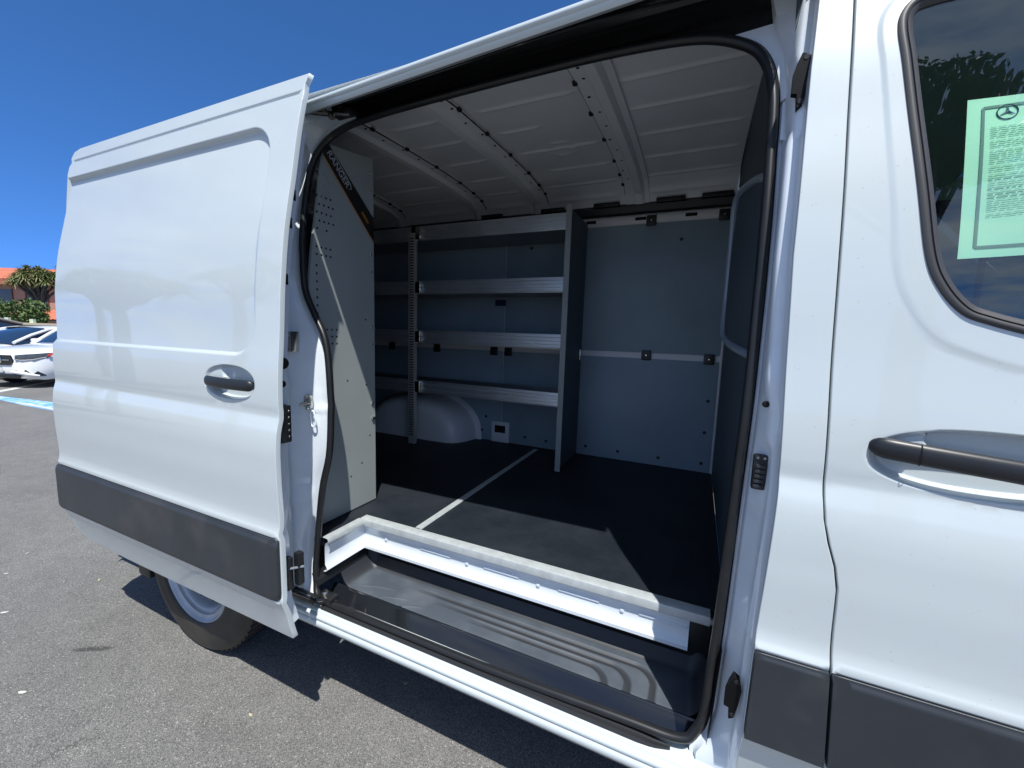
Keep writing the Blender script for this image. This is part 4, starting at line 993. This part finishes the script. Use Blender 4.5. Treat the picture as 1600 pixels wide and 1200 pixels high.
# ================================================================== shelving inside
SH = thing('shelving_unit', 'bare metal shelving unit with four shelves along the far wall of the load space', 'shelving', (-1.5, 1.4, .634))
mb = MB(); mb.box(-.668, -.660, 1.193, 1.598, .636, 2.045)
mb.build('end_panel', mat('panel_shade_grey', (.085, .11, .135), .5), SH, sm=False)  # same grey sheet as its flange; the face's shade is put into the colour
MB().box(-.668, -.638, 1.187, 1.193, .636, 2.047, .001).build('end_flange', PGREY, SH, sm=False)
shz = [(1.940, 2.027), (1.612, 1.696), (1.303, 1.388), (.980, 1.064)]
brk = MB().box(-.012, .030, -.010, .006, -.036, .036, .002).box(-.006, .016, -.016, -.010, -.016, .016, .002)
for z0, z1 in shz:
    h = z1-z0
    sh = MB().box(-2.55, -.670, 1.262, 1.592, z0+.010, z0+.016).box(-2.55, -.670, 1.586, 1.592, z0+.016, z1-.02).build('shelf', mat('shelf_tray_metal', (.32, .34, .36), .42, metal=.8), SH, sm=False)
    lp = [(1.262, z0+.010), (1.258, z0), (1.250, z0+.001), (1.248, z0+h*.07), (1.2505, z0+h*.12), (1.2505, z0+h*.17), (1.247, z0+h*.19), (1.247, z0+h*.30), (1.2515, z0+h*.34), (1.2515, z0+h*.52), (1.247, z0+h*.56), (1.247, z0+h*.68), (1.2505, z0+h*.70), (1.2505, z0+h*.76), (1.247, z0+h*.80), (1.248, z1-.002), (1.252, z1), (1.262, z1-.002)]
    mb = MB(); mb.rings([[(x, y, z) for y, z in lp] for x in (-2.55, -1.70)], False, False).rings([[(x, y, z) for y, z in lp] for x in (-1.660, -1.15, -.672)], False, False)
    mb.build('shelf_lip', EXTR, sh, ang=25)
    zc = (z0+z1)/2
    b_ = MB().box(-1.655, -1.622, 1.232, 1.246, zc-.036, zc+.036, .002).box(-1.622, -1.610, 1.238, 1.246, zc-.026, zc-.006, .001).box(-1.622, -1.610, 1.238, 1.246, zc+.006, zc+.026, .001).build('shelf_bracket', CHROME, SH)
# perforated post
MB().box(-1.712, -1.660, 1.236, 1.262, .636, 1.988, .002).build('perforated_post', ALU, SH)
pm = mesh_of(MB().box(-.017, .017, -.001, .0015, -.0035, .0035), mat('post_slot_dark', (.05, .05, .05), .6))
post = [o for o in bpy.data.objects if o.name == 'perforated_post'][0]
pieces('post_slot', pm, post, [(-1.686, 1.2355, .70+.0165*k) for k in range(77)])
bolt = mesh_of(MB().disc((0, 0, 0), (1, 0, 0), .006, .004, 8), CHROME)
pieces('panel_bolt', bolt, SH, [(-.660, 1.215, z) for z in (1.94, 1.80, 1.655, 1.615, 1.345, 1.305, 1.02, .99)] + [(-.660, 1.56, z) for z in (1.94, 1.335, 1.265, 1.245)])
MB().box(-.660, -.652, 1.545, 1.575, 1.235, 1.30, .003).build('wall_bracket', CHROME, SH)

# grey end panel by the door
EP = thing('shelving_end_panel', 'grey perforated shelving end panel standing just inside the rear edge of the door opening', 'shelving panel', (-1.26, .29, .634))
sp = [(.090, .636), (.440, .636), (.440, 2.060), (.225, 2.030), (.205, 2.025), (.186, 1.93), (.165, 1.80), (.140, 1.65), (.115, 1.45), (.105, 1.2)]
ep = MB().rings([[(-1.251, y, z) for y, z in sp], [(-1.262, y, z) for y, z in sp]], True, True).box(-1.276, -1.262, .433, .440, .636, 2.058).build('side_sheet', PGREY, EP, sm=False)
hd = mesh_of(MB().disc((0, 0, 0), (1, 0, 0), .0042, .0008, 8), HOLE)
hp = []
for z in [1.36+.032*0]: pass
for r_ in range(3):
    for c_ in range(4): hp.append((.175+.022*c_, 1.375-.026*r_))
for r_ in range(5):
    for c_ in range(4):
        if (r_+c_) % 2 == 0 or r_ < 4: hp.append((.165+.020*c_+(.010 if r_ % 2 else 0), 1.840-.028*r_))
for r_ in range(2):
    for c_ in range(4): hp.append((.160+.020*c_, 1.665-.026*r_))
hp += [(.158, 1.60-.028*k) for k in range(7)] + [(.212, 1.28-.0235*k) for k in range(12)] + [(.150, .86-.03*k) for k in range(6)] + [(.290, 1.176), (.408, .93), (.300, .78), (.36, .82), (.39, 1.15), (.39, 1.42)]
pieces('perforation', hd, ep, [(-1.2515, y, z) for y, z in hp])
bo = mesh_of(MB().disc((0, 0, 0), (1, 0, 0), .0062, .005, 8), CHROME)
pieces('panel_bolt', bo, EP, [(-1.251, .421, z) for z in (1.998, 1.929, 1.684, 1.615, 1.391, 1.319, 1.068, 1.004)])
MB().box(-1.250, -1.243, .418, .440, .998, 1.008, .001).build('cable_clip', CHROME, EP)
# banner decal
dir_ = Vector((0, .432-.216, 1.838-2.046)); 
dm = MB(); dm.add([(-1.2500, .194, 1.985), (-1.2500, .439, 1.735), (-1.2500, .439, 1.832), (-1.2500, .222, 2.029), (-1.2500, .207, 2.026)], [(0, 1, 2, 3, 4)]); dm.build('banner_decal', mat('decal_black', (.006, .007, .009), .35), EP, sm=False)
dm = MB(); dm.add([(-1.2496, .196, 1.9855), (-1.2496, .439, 1.7375), (-1.2496, .439, 1.7315), (-1.2496, .195, 1.9805)], [(0, 1, 2, 3)]); dm.build('banner_stripe', mat('decal_orange', (.55, .24, .03), .4), EP, sm=False)
def text_mesh(name, body, size, m, origin, xdir, ydir, parent, squash=1.0):
    cu = bpy.data.curves.new('txt', 'FONT'); cu.body = body; cu.size = size; cu.offset = .0006; cu.extrude = .0
    ob = bpy.data.objects.new('txt', cu); COL.objects.link(ob); dg = bpy.context.evaluated_depsgraph_get()
    me = bpy.data.meshes.new_from_object(ob.evaluated_get(dg)); bpy.data.objects.remove(ob); 
    x_, y_ = Vector(xdir).normalized(), Vector(ydir).normalized(); o_ = Vector(origin)
    for v_ in me.vertices: c_ = v_.co.copy(); v_.co = o_+x_*c_.x*squash+y_*c_.y
    me.materials.clear(); me.materials.append(m); me.name = name
    return link(name, me, parent)
xd = Vector((0, .255, -.262)).normalized(); yd = Vector((0, .262, .255)).normalized()
text_mesh('banner_text', 'RANGER', .034, mat('decal_grey', (.42, .44, .46), .4), (-1.2492, .210, 1.997), xd, yd, EP, .98)
MB().tube([(-1.2490, .234, 2.012), (-1.2490, .318, 1.925), (-1.2490, .322, 1.908), (-1.2490, .312, 1.904)], .0013, 5).build('banner_line', mat('decal_grey', (.4, .4, .4), .4), EP)
text_mesh('banner_small_text', 'DESIGN', .014, mat('decal_orange', (.5, .3, .1), .4), (-1.2492, .372, 1.836), xd, yd, EP)
# round badge outline
mb = MB(); bc = (.196, 1.875)
mb.tube([(-1.2495, bc[0]+.030*math.cos(a)*.8, bc[1]+.044*math.sin(a)) for a in [2*math.pi*k/24 for k in range(25)]], .0012, 5, cap=False)
mb.tube([(-1.2495, bc[0]+.012*math.cos(a)*.8, bc[1]-.012+.018*math.sin(a)) for a in [2*math.pi*k/16 for k in range(17)]], .0014, 5, cap=False)
mb.build('round_badge', mat('decal_dim', (.30, .32, .34), .5), EP)

# ================================================================== parked cars
def gg(x): return gz(x)
def car(loc, rz, paint, label, H_=1.0, sedan=False, name='parked_car'):
    global LOCAL
    root = thing(name, label, 'car', loc, 'cars parked in the row beyond the van', rz)
    LOCAL = 1
    w_ = .97; glassm = mat('car_glass', (.015, .03, .055), .06, coat=1.0)
    # lower body loft, x=0 front, towards -x the rear
    st = [(.02, .55, .30, .74), (-.05, .74, .24, .86), (-.22, .90, .20, .93), (-.55, .965, .22, .98), (-1.1, .975, .22, 1.03), (-1.45, .975, .22, 1.07), (-2.4, .98, .24, 1.06), (-3.6, .98, .24, 1.07), (-4.5, .95, .26, 1.08), (-4.8, .85, .32, .95)]
    if sedan: st = [(x, b, c_, d*.90) for x, b, c_, d in st]
    cs = []
    for x, hw, zb, zt in st:
        half = [(0, zb), (hw*.9, zb), (hw*.99, zb+.10), (hw, zb+.3), (hw*.99, zt-.22), (hw*.955, zt-.12), (hw*.86, zt-.045), (hw*.55, zt-.008), (0, zt)]
        cs.append([(x, y, z) for y, z in half] + [(x, -y, z) for y, z in half[-2:0:-1]])
    mb = MB(); mb.rings(cs, True, True); body = mb.build('body', paint, root, ang=50)
    # greenhouse
    tz = 1.46 if sedan else 1.72
    gst = [(-1.30, .80, .97 if sedan else 1.05), (-1.75, .76, 1.25 if sedan else 1.36), (-2.25, .68, tz-.05), (-2.6, .66, tz), (-3.5, .64, tz), (-4.2, .66, tz-.18), (-4.65, .74, 1.05)]
    cs = []
    for x, hw, zt in gst:
        zb = (.92 if sedan else .98)
        cs.append([(x, .90, zb), (x, hw+.02, max(zb+.01, zt-.07)), (x, hw*.85, max(zb+.015, zt-.02)), (x, 0, max(zb+.02, zt)), (x, -hw*.85, max(zb+.015, zt-.02)), (x, -hw-.02, max(zb+.01, zt-.07)), (x, -.90, zb)])
    mb = MB(); mb.rings(cs, False, False); gr = mb.build('glasshouse', glassm, root, ang=50)
    mb = MB(); rr = [c_[1:6] for c_ in cs[2:6]]; mb.rings([[(x, y*1.01, z+.012) for x, y, z in r] for r in rr], False, False); mb.build('roof', paint, root, ang=60)
    for s_ in (1, -1):
        mb = MB(); mb.tube([(x, s_*(hw+.03), max(.98, z_-.06)) for x, hw, z_ in gst[:6]], .045, 8); mb.build('roof_pillar', paint, root)
        MB().tube([(-2.75, s_*.90, .98), (-2.72, s_*.71, tz-.06)], .03, 6).build('door_pillar', BLK, root)
        m_ = MB().box(-1.72, -1.55, s_*1.0, s_*1.15, .98, 1.12, .05); m_.build('wing_mirror', paint, root)
        # headlight
        hl = [(.0, .42), (-.02, .56), (-.10, .76), (-.28, .90), (-.40, .945)]
        zt_ = [.80, .82, .84, .86, .865]; zb_ = [.68, .665, .68, .74, .83]
        if sedan: zt_ = [z-.08 for z in zt_]; zb_ = [z-.08 for z in zb_]
        mb = MB(); mb.rings([[(x+.035, s_*y, b_), (x+.045, s_*(y+.01), (a+b_)/2), (x+.03, s_*y, a)] for (x, y), a, b_ in zip(hl, zt_, zb_)], False, False)
        L = mb.build('headlight', mat('headlight_lens', (.06, .07, .08), .1, coat=1), root)
        MB().tube([(x+.05, s_*y, b_+.02) for (x, y), b_ in list(zip(hl, zb_))[:4]], .010, 6).build('light_strip', mat('lamp_silver', (.75, .75, .75), .2, metal=.6), L)
        MB().tube([(-.24, s_*.90, .79), (-.34, s_*.945, .83)], .025, 6).build('side_marker', mat('lamp_red', (.6, .05, .04), .3), L)
        # lower intake with white blade
        mb = MB(); mb.rings([[(.03, s_*.36, .42), (.05, s_*.36, .34)], [(-.02, s_*.60, .56), (.02, s_*.62, .32)], [(-.12, s_*.78, .50), (-.08, s_*.80, .30)], [(-.22, s_*.88, .36), (-.20, s_*.88, .30)]], False, False); mb.build('bumper_intake', BLKG, root)
        MB().tube([(.06, s_*.34, .40), (.05, s_*.55, .385), (.0, s_*.72, .34), (-.10, s_*.84, .31)], [.03, .05, .035, .02], 8).build('bumper_blade', paint, root)
    # grille
    gm = MB(); go = [(-.30, .80), (.30, .80), (.36, .66), (.30, .56), (-.30, .56), (-.36, .66)]
    if sedan: go = [(y, z-.08) for y, z in go]
    gm.rings([[(.045, y, z) for y, z in go], [(.02, y*1.05, z) for y, z in go]], True, True); gr_ = gm.build('grille', BLKG, root)
    zc = .68-(.08 if sedan else 0)
    em = MB(); em.tube([(.060, .105*math.cos(a), zc+.105*math.sin(a)) for a in [2*math.pi*k/24 for k in range(25)]], .010, 6, cap=False)
    for a in (90, 210, 330):
        a = math.radians(a); em.tube([(.062, 0, zc), (.062, .10*math.cos(a), zc+.10*math.sin(a))], [.018, .005], 6)
    em.build('star_badge', CHROME, gr_)
    for s_ in (1, -1): MB().box(.046, .060, s_*.13, s_*.30, zc-.012, zc+.012, .003).build('grille_bar', CHROME, gr_)
    MB().box(.045, .062, -.55, .55, .25, .36, .02).build('lower_grille', BLKG, root)
    pl = MB().box(.062, .072, -.17, .13, .38, .50, .004).build('number_plate', mat('plate_white', (.6, .62, .6), .5), root)
    for s_ in (1, -1):
        for x in (-.92, -3.85):
            mb = MB(); cs = []
            for k in range(32):
                a = 2*math.pi*k/32; cs.append([(x+r*math.cos(a), s_*y, .36+r*math.sin(a)) for y, r in ((.76, .05), (.76, .33), (.80, .36), (.96, .36), (.992, .34), (.994, .27), (.98, .262))])
            mb.rings(cs, False, False, loop=True); wh = mb.build('wheel', TYRE, root, ang=40)
            mb = MB(); cs = []
            for k in range(32):
                a = 2*math.pi*k/32; cs.append([(x+r*math.cos(a), s_*y, .36+r*math.sin(a)) for y, r in ((.96, .0), (.975, .08), (.965, .20), (.982, .262))])
            mb.rings(cs, False, False, loop=True); mb.build('rim', RIM, wh, ang=50)
            mb = MB(); a_ = [math.pi*k/12 for k in range(13)]; mb.rings([[(x+r*math.cos(a), s_*y, .36+r*math.sin(a)) for a in a_] for y, r in ((.975, .425), (1.002, .41), (1.0, .36))], False, False)
            mb.build('wheel_arch', BLK, root)
    LOCAL = 0
    return root
CARW = mat('car_white', (.80, .81, .80), .3, coat=1.0); CART = mat('car_tan', (.42, .36, .28), .35, coat=.8)
hd_ = math.radians(-68)
def ccar(px, py): return (px, py, gg(px))
A = Vector((-15.2, 2.9)); lat = Vector((math.sin(-hd_), math.cos(hd_)))*1.0
left = Vector((-math.sin(hd_), math.cos(hd_)))
car(ccar(A.x, A.y), hd_, CARW, 'nearest white SUV of the row, with dark grille and star badge', name='parked_suv')
Bp = A - left*2.7 + Vector((math.cos(hd_), math.sin(hd_)))*(-.4)
car(ccar(Bp.x, Bp.y), hd_, CARW, 'white car behind the bonnet of the nearer white SUV', sedan=True, name='parked_car')
Cp = Bp - left*4.1 + Vector((math.cos(hd_), math.sin(hd_)))*(-.6)
car(ccar(Cp.x, Cp.y), hd_, CART, 'tan car in front of the low wall at the far left edge', name='parked_car')
# painted markings
road_sheet('white_line', [(-14.2, 2.55), (-16.0, 4.1), (-16.15, 4.02), (-14.4, 2.47)], WHITEP)
road_sheet('blue_bay_marking', [(-13.6, 2.43), (-10.6, 2.88), (-9.0, 2.33), (-13.0, 2.27)], BLUEP, .004)
road_sheet('white_line_far', [(-12.3, 2.32), (-9.0, 2.36), (-9.0, 2.44), (-12.0, 2.40)], WHITEP, .008)

# ================================================================== background
def ground_at(p): return gz(p[0])
STUC = mat('pink_stucco', (.40, .24, .19), .85, noise=(1.5, .08)); TILE = mat('terracotta', (.50, .15, .085), .75, noise=(2, .15)); WALLT = mat('tan_block', (.42, .34, .24), .9, noise=(3, .12))
BG = mat('dark_window', (.02, .035, .045), .08, coat=.6)
# direction helpers for the building line, roughly square to the view at the left edge
ux = Vector((.91, .41, 0)); vx = Vector((-.41, .91, 0))
B0 = Vector((-42.5, 11.2, -.3))
BLD = thing('roadside_building', 'low pink stucco building with terracotta tiled roofs behind the palm', 'building', tuple(B0))
def bpt(a, b, z): q = B0+ux*a+vx*b; return (q.x, q.y, z)
def bbox(name, a0, a1, b0, b1, z0, z1, m, parent=BLD):
    mb = MB(); mb.add([bpt(a, b, z) for a in (a0, a1) for b in (b0, b1) for z in (z0, z1)], [(0, 1, 3, 2), (4, 5, 7, 6), (0, 1, 5, 4), (2, 3, 7, 6), (0, 2, 6, 4), (1, 3, 7, 5)])
    return mb.build(name, m, parent, sm=False)
wl = bbox('wall', -14, 12, 0, 9, -.35, 3.75, STUC)
bbox('fascia', -14.4, 12.4, -.55, -.35, 3.62, 3.98, mat('fascia_red', (.38, .10, .06), .7), BLD)
def tiles(name, a0, a1, b0, z0, b1, z1, parent):
    mb = MB(); n = int((a1-a0)/.28); vs = []; fs = []
    for i in range(n*4+1):
        a = a0+(a1-a0)*i/(n*4); h = .045*abs(math.sin(math.pi*i/4))
        for j in range(9):
            t = j/8; vs.append(bpt(a, b0+(b1-b0)*t, z0+(z1-z0)*t+h+.02*(j % 2)))
    for i in range(n*4):
        for j in range(8): fs.append((i*9+j, (i+1)*9+j, (i+1)*9+j+1, i*9+j+1))
    mb.add(vs, fs); return mb.build(name, TILE, parent, sm=False)
tiles('roof', -14.4, 12.4, -.55, 3.98, 2.6, 5.05, BLD)
bbox('upper_deck', -14, 12, 2.6, 8.6, 3.7, 5.0, STUC)
for a0, a1 in ((-6.2, -3.9), (-2.6, -.9), (.1, 1.55), (2.4, 4.2), (5.2, 7)):
    wf = bbox('window', a0, a1, -.04, .04, 2.05, 3.32, BG)
    for e in (a0-.06, a1): bbox('window_frame', e, e+.06, -.07, .02, 2.0, 3.37, mat('frame_brown', (.12, .07, .05), .6), wf)
aw = tiles('porch_roof', -.2, 7.2, -2.2, 1.35, -.05, 2.0, BLD)
bbox('porch_wall', .0, 7.0, -1.9, -.02, -.35, 1.3, STUC)
# low block wall
LW0 = Vector((-25.5, 6.35, -.3))
LW = thing('low_block_wall', 'low tan block wall between the parked cars and the building', 'wall', tuple(LW0))
def lpt(a, b, z): q = LW0+ux*a+vx*b; return (q.x, q.y, z)
def lbox(name, a0, a1, b0, b1, z0, z1, m, parent):
    mb = MB(); mb.add([lpt(a, b, z) for a in (a0, a1) for b in (b0, b1) for z in (z0, z1)], [(0, 1, 3, 2), (4, 5, 7, 6), (0, 1, 5, 4), (2, 3, 7, 6), (0, 2, 6, 4), (1, 3, 7, 5)]); return mb.build(name, m, parent, sm=False)
lbox('wall_face', -9, 9, 0, .2, -.3, 1.12, WALLT, LW); lbox('coping', -9.05, 9.05, -.04, .24, 1.12, 1.20, mat('coping', (.50, .42, .32), .8), LW)
for i, (a, h) in enumerate(((-1.05, .20), (.0, .16))):
    o = lbox('path_light', a, a+.16, .05, .15, 1.20, 1.20+h, mat('lamp_box', (.62, .72, .50), .5), None)
    tag(o, ('larger' if i == 0 else 'smaller')+' pale box light on top of the low tan wall, '+('at the left edge' if i == 0 else 'beside the white door'), 'light', 'box lights on the low wall')
# soil/ground behind wall covered by hedge
def leafm(name, col, col2):
    return mat(name, col, .55, mixcol=(col2, 2.5, .35, .65))
LEAF = leafm('leaf_green', (.035, .085, .018), (.13, .18, .05)); LEAFD = leafm('leaf_dark', (.020, .050, .014), (.045, .085, .02)); BARK = mat('bark', (.12, .10, .085), .9, noise=(8, .3)); PALM = leafm('strap_leaf', (.10, .15, .045), (.30, .30, .13))
def rosette(mb, c, R, n, rn, w_=.06, droop=.9, up_=.5):
    c = Vector(c)
    for k in range(n):
        a = rn.uniform(0, 2*math.pi); e = rn.uniform(-.35, 1.3); L = R*rn.uniform(.7, 1.1)
        d = Vector((math.cos(a)*math.cos(e), math.sin(a)*math.cos(e), math.sin(e)+up_*.3)).normalized(); s_ = d.cross(Vector((0, 0, 1))).normalized()*w_*.5
        pts = [c+d*L*t+Vector((0, 0, -droop*L*t*t*.6)) for t in (0, .35, .7, 1)]; ww = (.6, 1, .7, .05)
        vs = []
        for p, q in zip(pts, ww): vs += [p-s_*q, p+s_*q]
        mb.add(vs, [(0, 2, 3, 1), (2, 4, 5, 3), (4, 6, 7, 5)])
def strap_tree(loc, H_, R, label, seed, nros=22, name='screw_pine_tree', group=None, droop=.9):
    rn = random.Random(seed); root = thing(name, label, 'tree', loc, group); b = Vector(loc)
    tr = MB(); tr.tube([b, b+Vector((.1, 0, H_*.35)), b+Vector((0, .1, H_*.55))], [.16, .13, .12], 8)
    cr = MB()
    for k in range(nros):
        a = 2.399*k; t = (k+.5)/nros; sn = math.sqrt(t); r = R*.70*sn; z = H_*.74+H_*.17*math.sqrt(max(0, 1-sn*sn*.96))-H_*.05*sn+rn.uniform(-.1, .1)
        p = b+Vector((r*math.cos(a), r*math.sin(a), z)); tr.tube([b+Vector((0, .1, H_*.5)), b+Vector((r*.5*math.cos(a), r*.5*math.sin(a), z*.86)), p], [.09, .06, .04], 6)
        rosette(cr, p, R*.46, 110, rn, .045, droop)
    tr.build('trunk', BARK, root); cr.build('crown', PALM, root, sm=False); return root
strap_tree((-33.0, 8.95, -.3), 4.75, 1.35, 'shaggy strap-leaved tree in front of the pink building', 1, 26)
strap_tree((-31.0, 10.05, -.3), 5.6, 1.15, 'taller palm-like tree whose edge peeks out behind the sliding door', 5, 14, 'palm_tree', droop=1.3)
def leaf_clump(mb, c, rad, n, rn, sz=.12):
    c = Vector(c)
    for k in range(n):
        d = Vector((rn.gauss(0, 1), rn.gauss(0, 1), rn.gauss(0, 1))).normalized()*rn.random()**.35; p = c+Vector((d.x*rad[0], d.y*rad[1], d.z*rad[2]))
        a = Vector((rn.gauss(0, 1), rn.gauss(0, 1), rn.gauss(0, 1))).normalized(); b_ = a.orthogonal().normalized(); s_ = sz*rn.uniform(.6, 1.3)
        mb.add([p-a*s_*.5, p+b_*s_*.28, p+a*s_*.6, p-b_*s_*.28], [(0, 1, 2, 3)])
def bush(loc, lumps, label, seed, n=900, sz=.13, name='garden_bush', m=LEAFD):
    rn = random.Random(seed); root = thing(name, label, 'bush', loc); b = Vector(loc); mb = MB(); st = MB()
    for (a, bb, z, rx, rz) in lumps:
        p = b+ux*a+vx*bb+Vector((0, 0, z)); leaf_clump(mb, p, (rx, rx, rz), n, rn, sz); st.tube([b, p], [.05, .02], 5)
    mb.build('foliage', m, root, sm=False); st.build('stems', BARK, root); return root
bush((-30.2, 7.55, -.3), [(-.9, 0, 1.9, .8, .5), (.1, .2, 2.2, .7, .45), (.55, 0, 1.75, .5, .38), (-1.8, .1, 2.2, .8, .5), (-.4, -.2, 1.4, 1.2, .5)], 'dense dark green bush behind the low tan wall at the left edge', 3, 800, .13, m=LEAF)
bush((-29.0, 9.0, -.3), [(.4, 0, 1.5, .45, .5), (1.0, 0, 1.4, .4, .45), (1.7, 0, 1.5, .45, .5)], 'reddish hedge clump at the foot of the building beside the sliding door', 8, 300, .12, m=leafm('leaf_reddish', (.12, .06, .03), (.07, .09, .03)))

# things behind the photographer that the paint and glass mirror
def broad_tree(loc, H_, R, label, seed, n=9000, sz=.10):
    rn = random.Random(seed); root = thing('broadleaf_tree', label, 'tree', loc); b = Vector(loc); mb = MB(); tr = MB()
    tr.tube([b, b+Vector((.1, .1, H_*.5))], [.32, .24], 10)
    for k in range(26):
        d = Vector((rn.gauss(0, 1), rn.gauss(0, 1), rn.gauss(0, .8))).normalized()*R*rn.uniform(.3, .8); p = b+Vector((d.x, d.y, H_-R*.72+d.z*.72))
        leaf_clump(mb, p, (R*.38, R*.38, R*.30), n//26, rn, sz); tr.tube([b+Vector((.1, .1, H_*.45)), p], [.07, .02], 6)
    tr.build('trunk', BARK, root); mb.build('foliage', LEAFD, root, sm=False); return root
broad_tree((3.3, -8.6, 0), 9.9, 2.05, 'dark round broadleaf tree behind the photographer, mirrored in the door window', 21, 40000)
for i, (x, y) in enumerate(((-12.5, -4.4), (-16.5, -5.6), (-11.5, -6.6))):
    strap_tree((x, y, gz(x)), 4.2+i*.6, 1.6, ('nearest', 'leftmost', 'tallest')[i]+' palm across the car park, mirrored in the sliding door', 30+i, 16, 'palm_tree', 'palms across the car park', 1.2)

# dry leaf scraps on the asphalt
LS = mat('dry_leaf', (.50, .42, .28), .8); LP = mat('pale_scrap', (.62, .62, .56), .8)
def scrap(x, y, s_, m, label, seed):
    rn = random.Random(seed); a = rn.uniform(0, 3.14); mb = MB(); pts = [(-1, 0), (-.4, .35), (.3, .4), (1, .05), (.4, -.3), (-.5, -.32)]; z = gz(x)
    v = [(x+s_*(u*math.cos(a)-w2*math.sin(a)), y+s_*(u*math.sin(a)+w2*math.cos(a)), z+.002+.15*s_*abs(u)) for u, w2 in pts]
    mb.rings([v, [(p[0], p[1], p[2]+.0012) for p in v]], True, True); o = mb.build('dry_leaf', m, sm=False); tag(o, label, 'leaf', 'dry scraps lying on the asphalt'); return o
for i, (x, y, s_, m, l) in enumerate(((-2.818, .054, .012, LS, 'small tan leaf scrap just behind the rear wheel shadow'), (-2.178, -.398, .016, LP, 'white scrap on the asphalt near the bottom left corner'),
        (-1.347, -.087, .011, LS, 'tan leaf curl on the asphalt in front of the rear wheel'), (-2.871, -.261, .016, LP, 'white scrap at the left edge of the frame below the cars'),
        (-3.316, -.139, .010, LP, 'small pale scrap at the left edge, above the white one'), (-3.513, -.008, .009, LP, 'tiny pale scrap left of the sliding door foot'),
        (-2.961, -.033, .007, LS, 'tiny tan scrap left of the leaf behind the wheel'), (-.941, .262, .010, LS, 'small scrap on the asphalt in the van shadow under the step'))):
    scrap(x, y, s_, m, l, i)
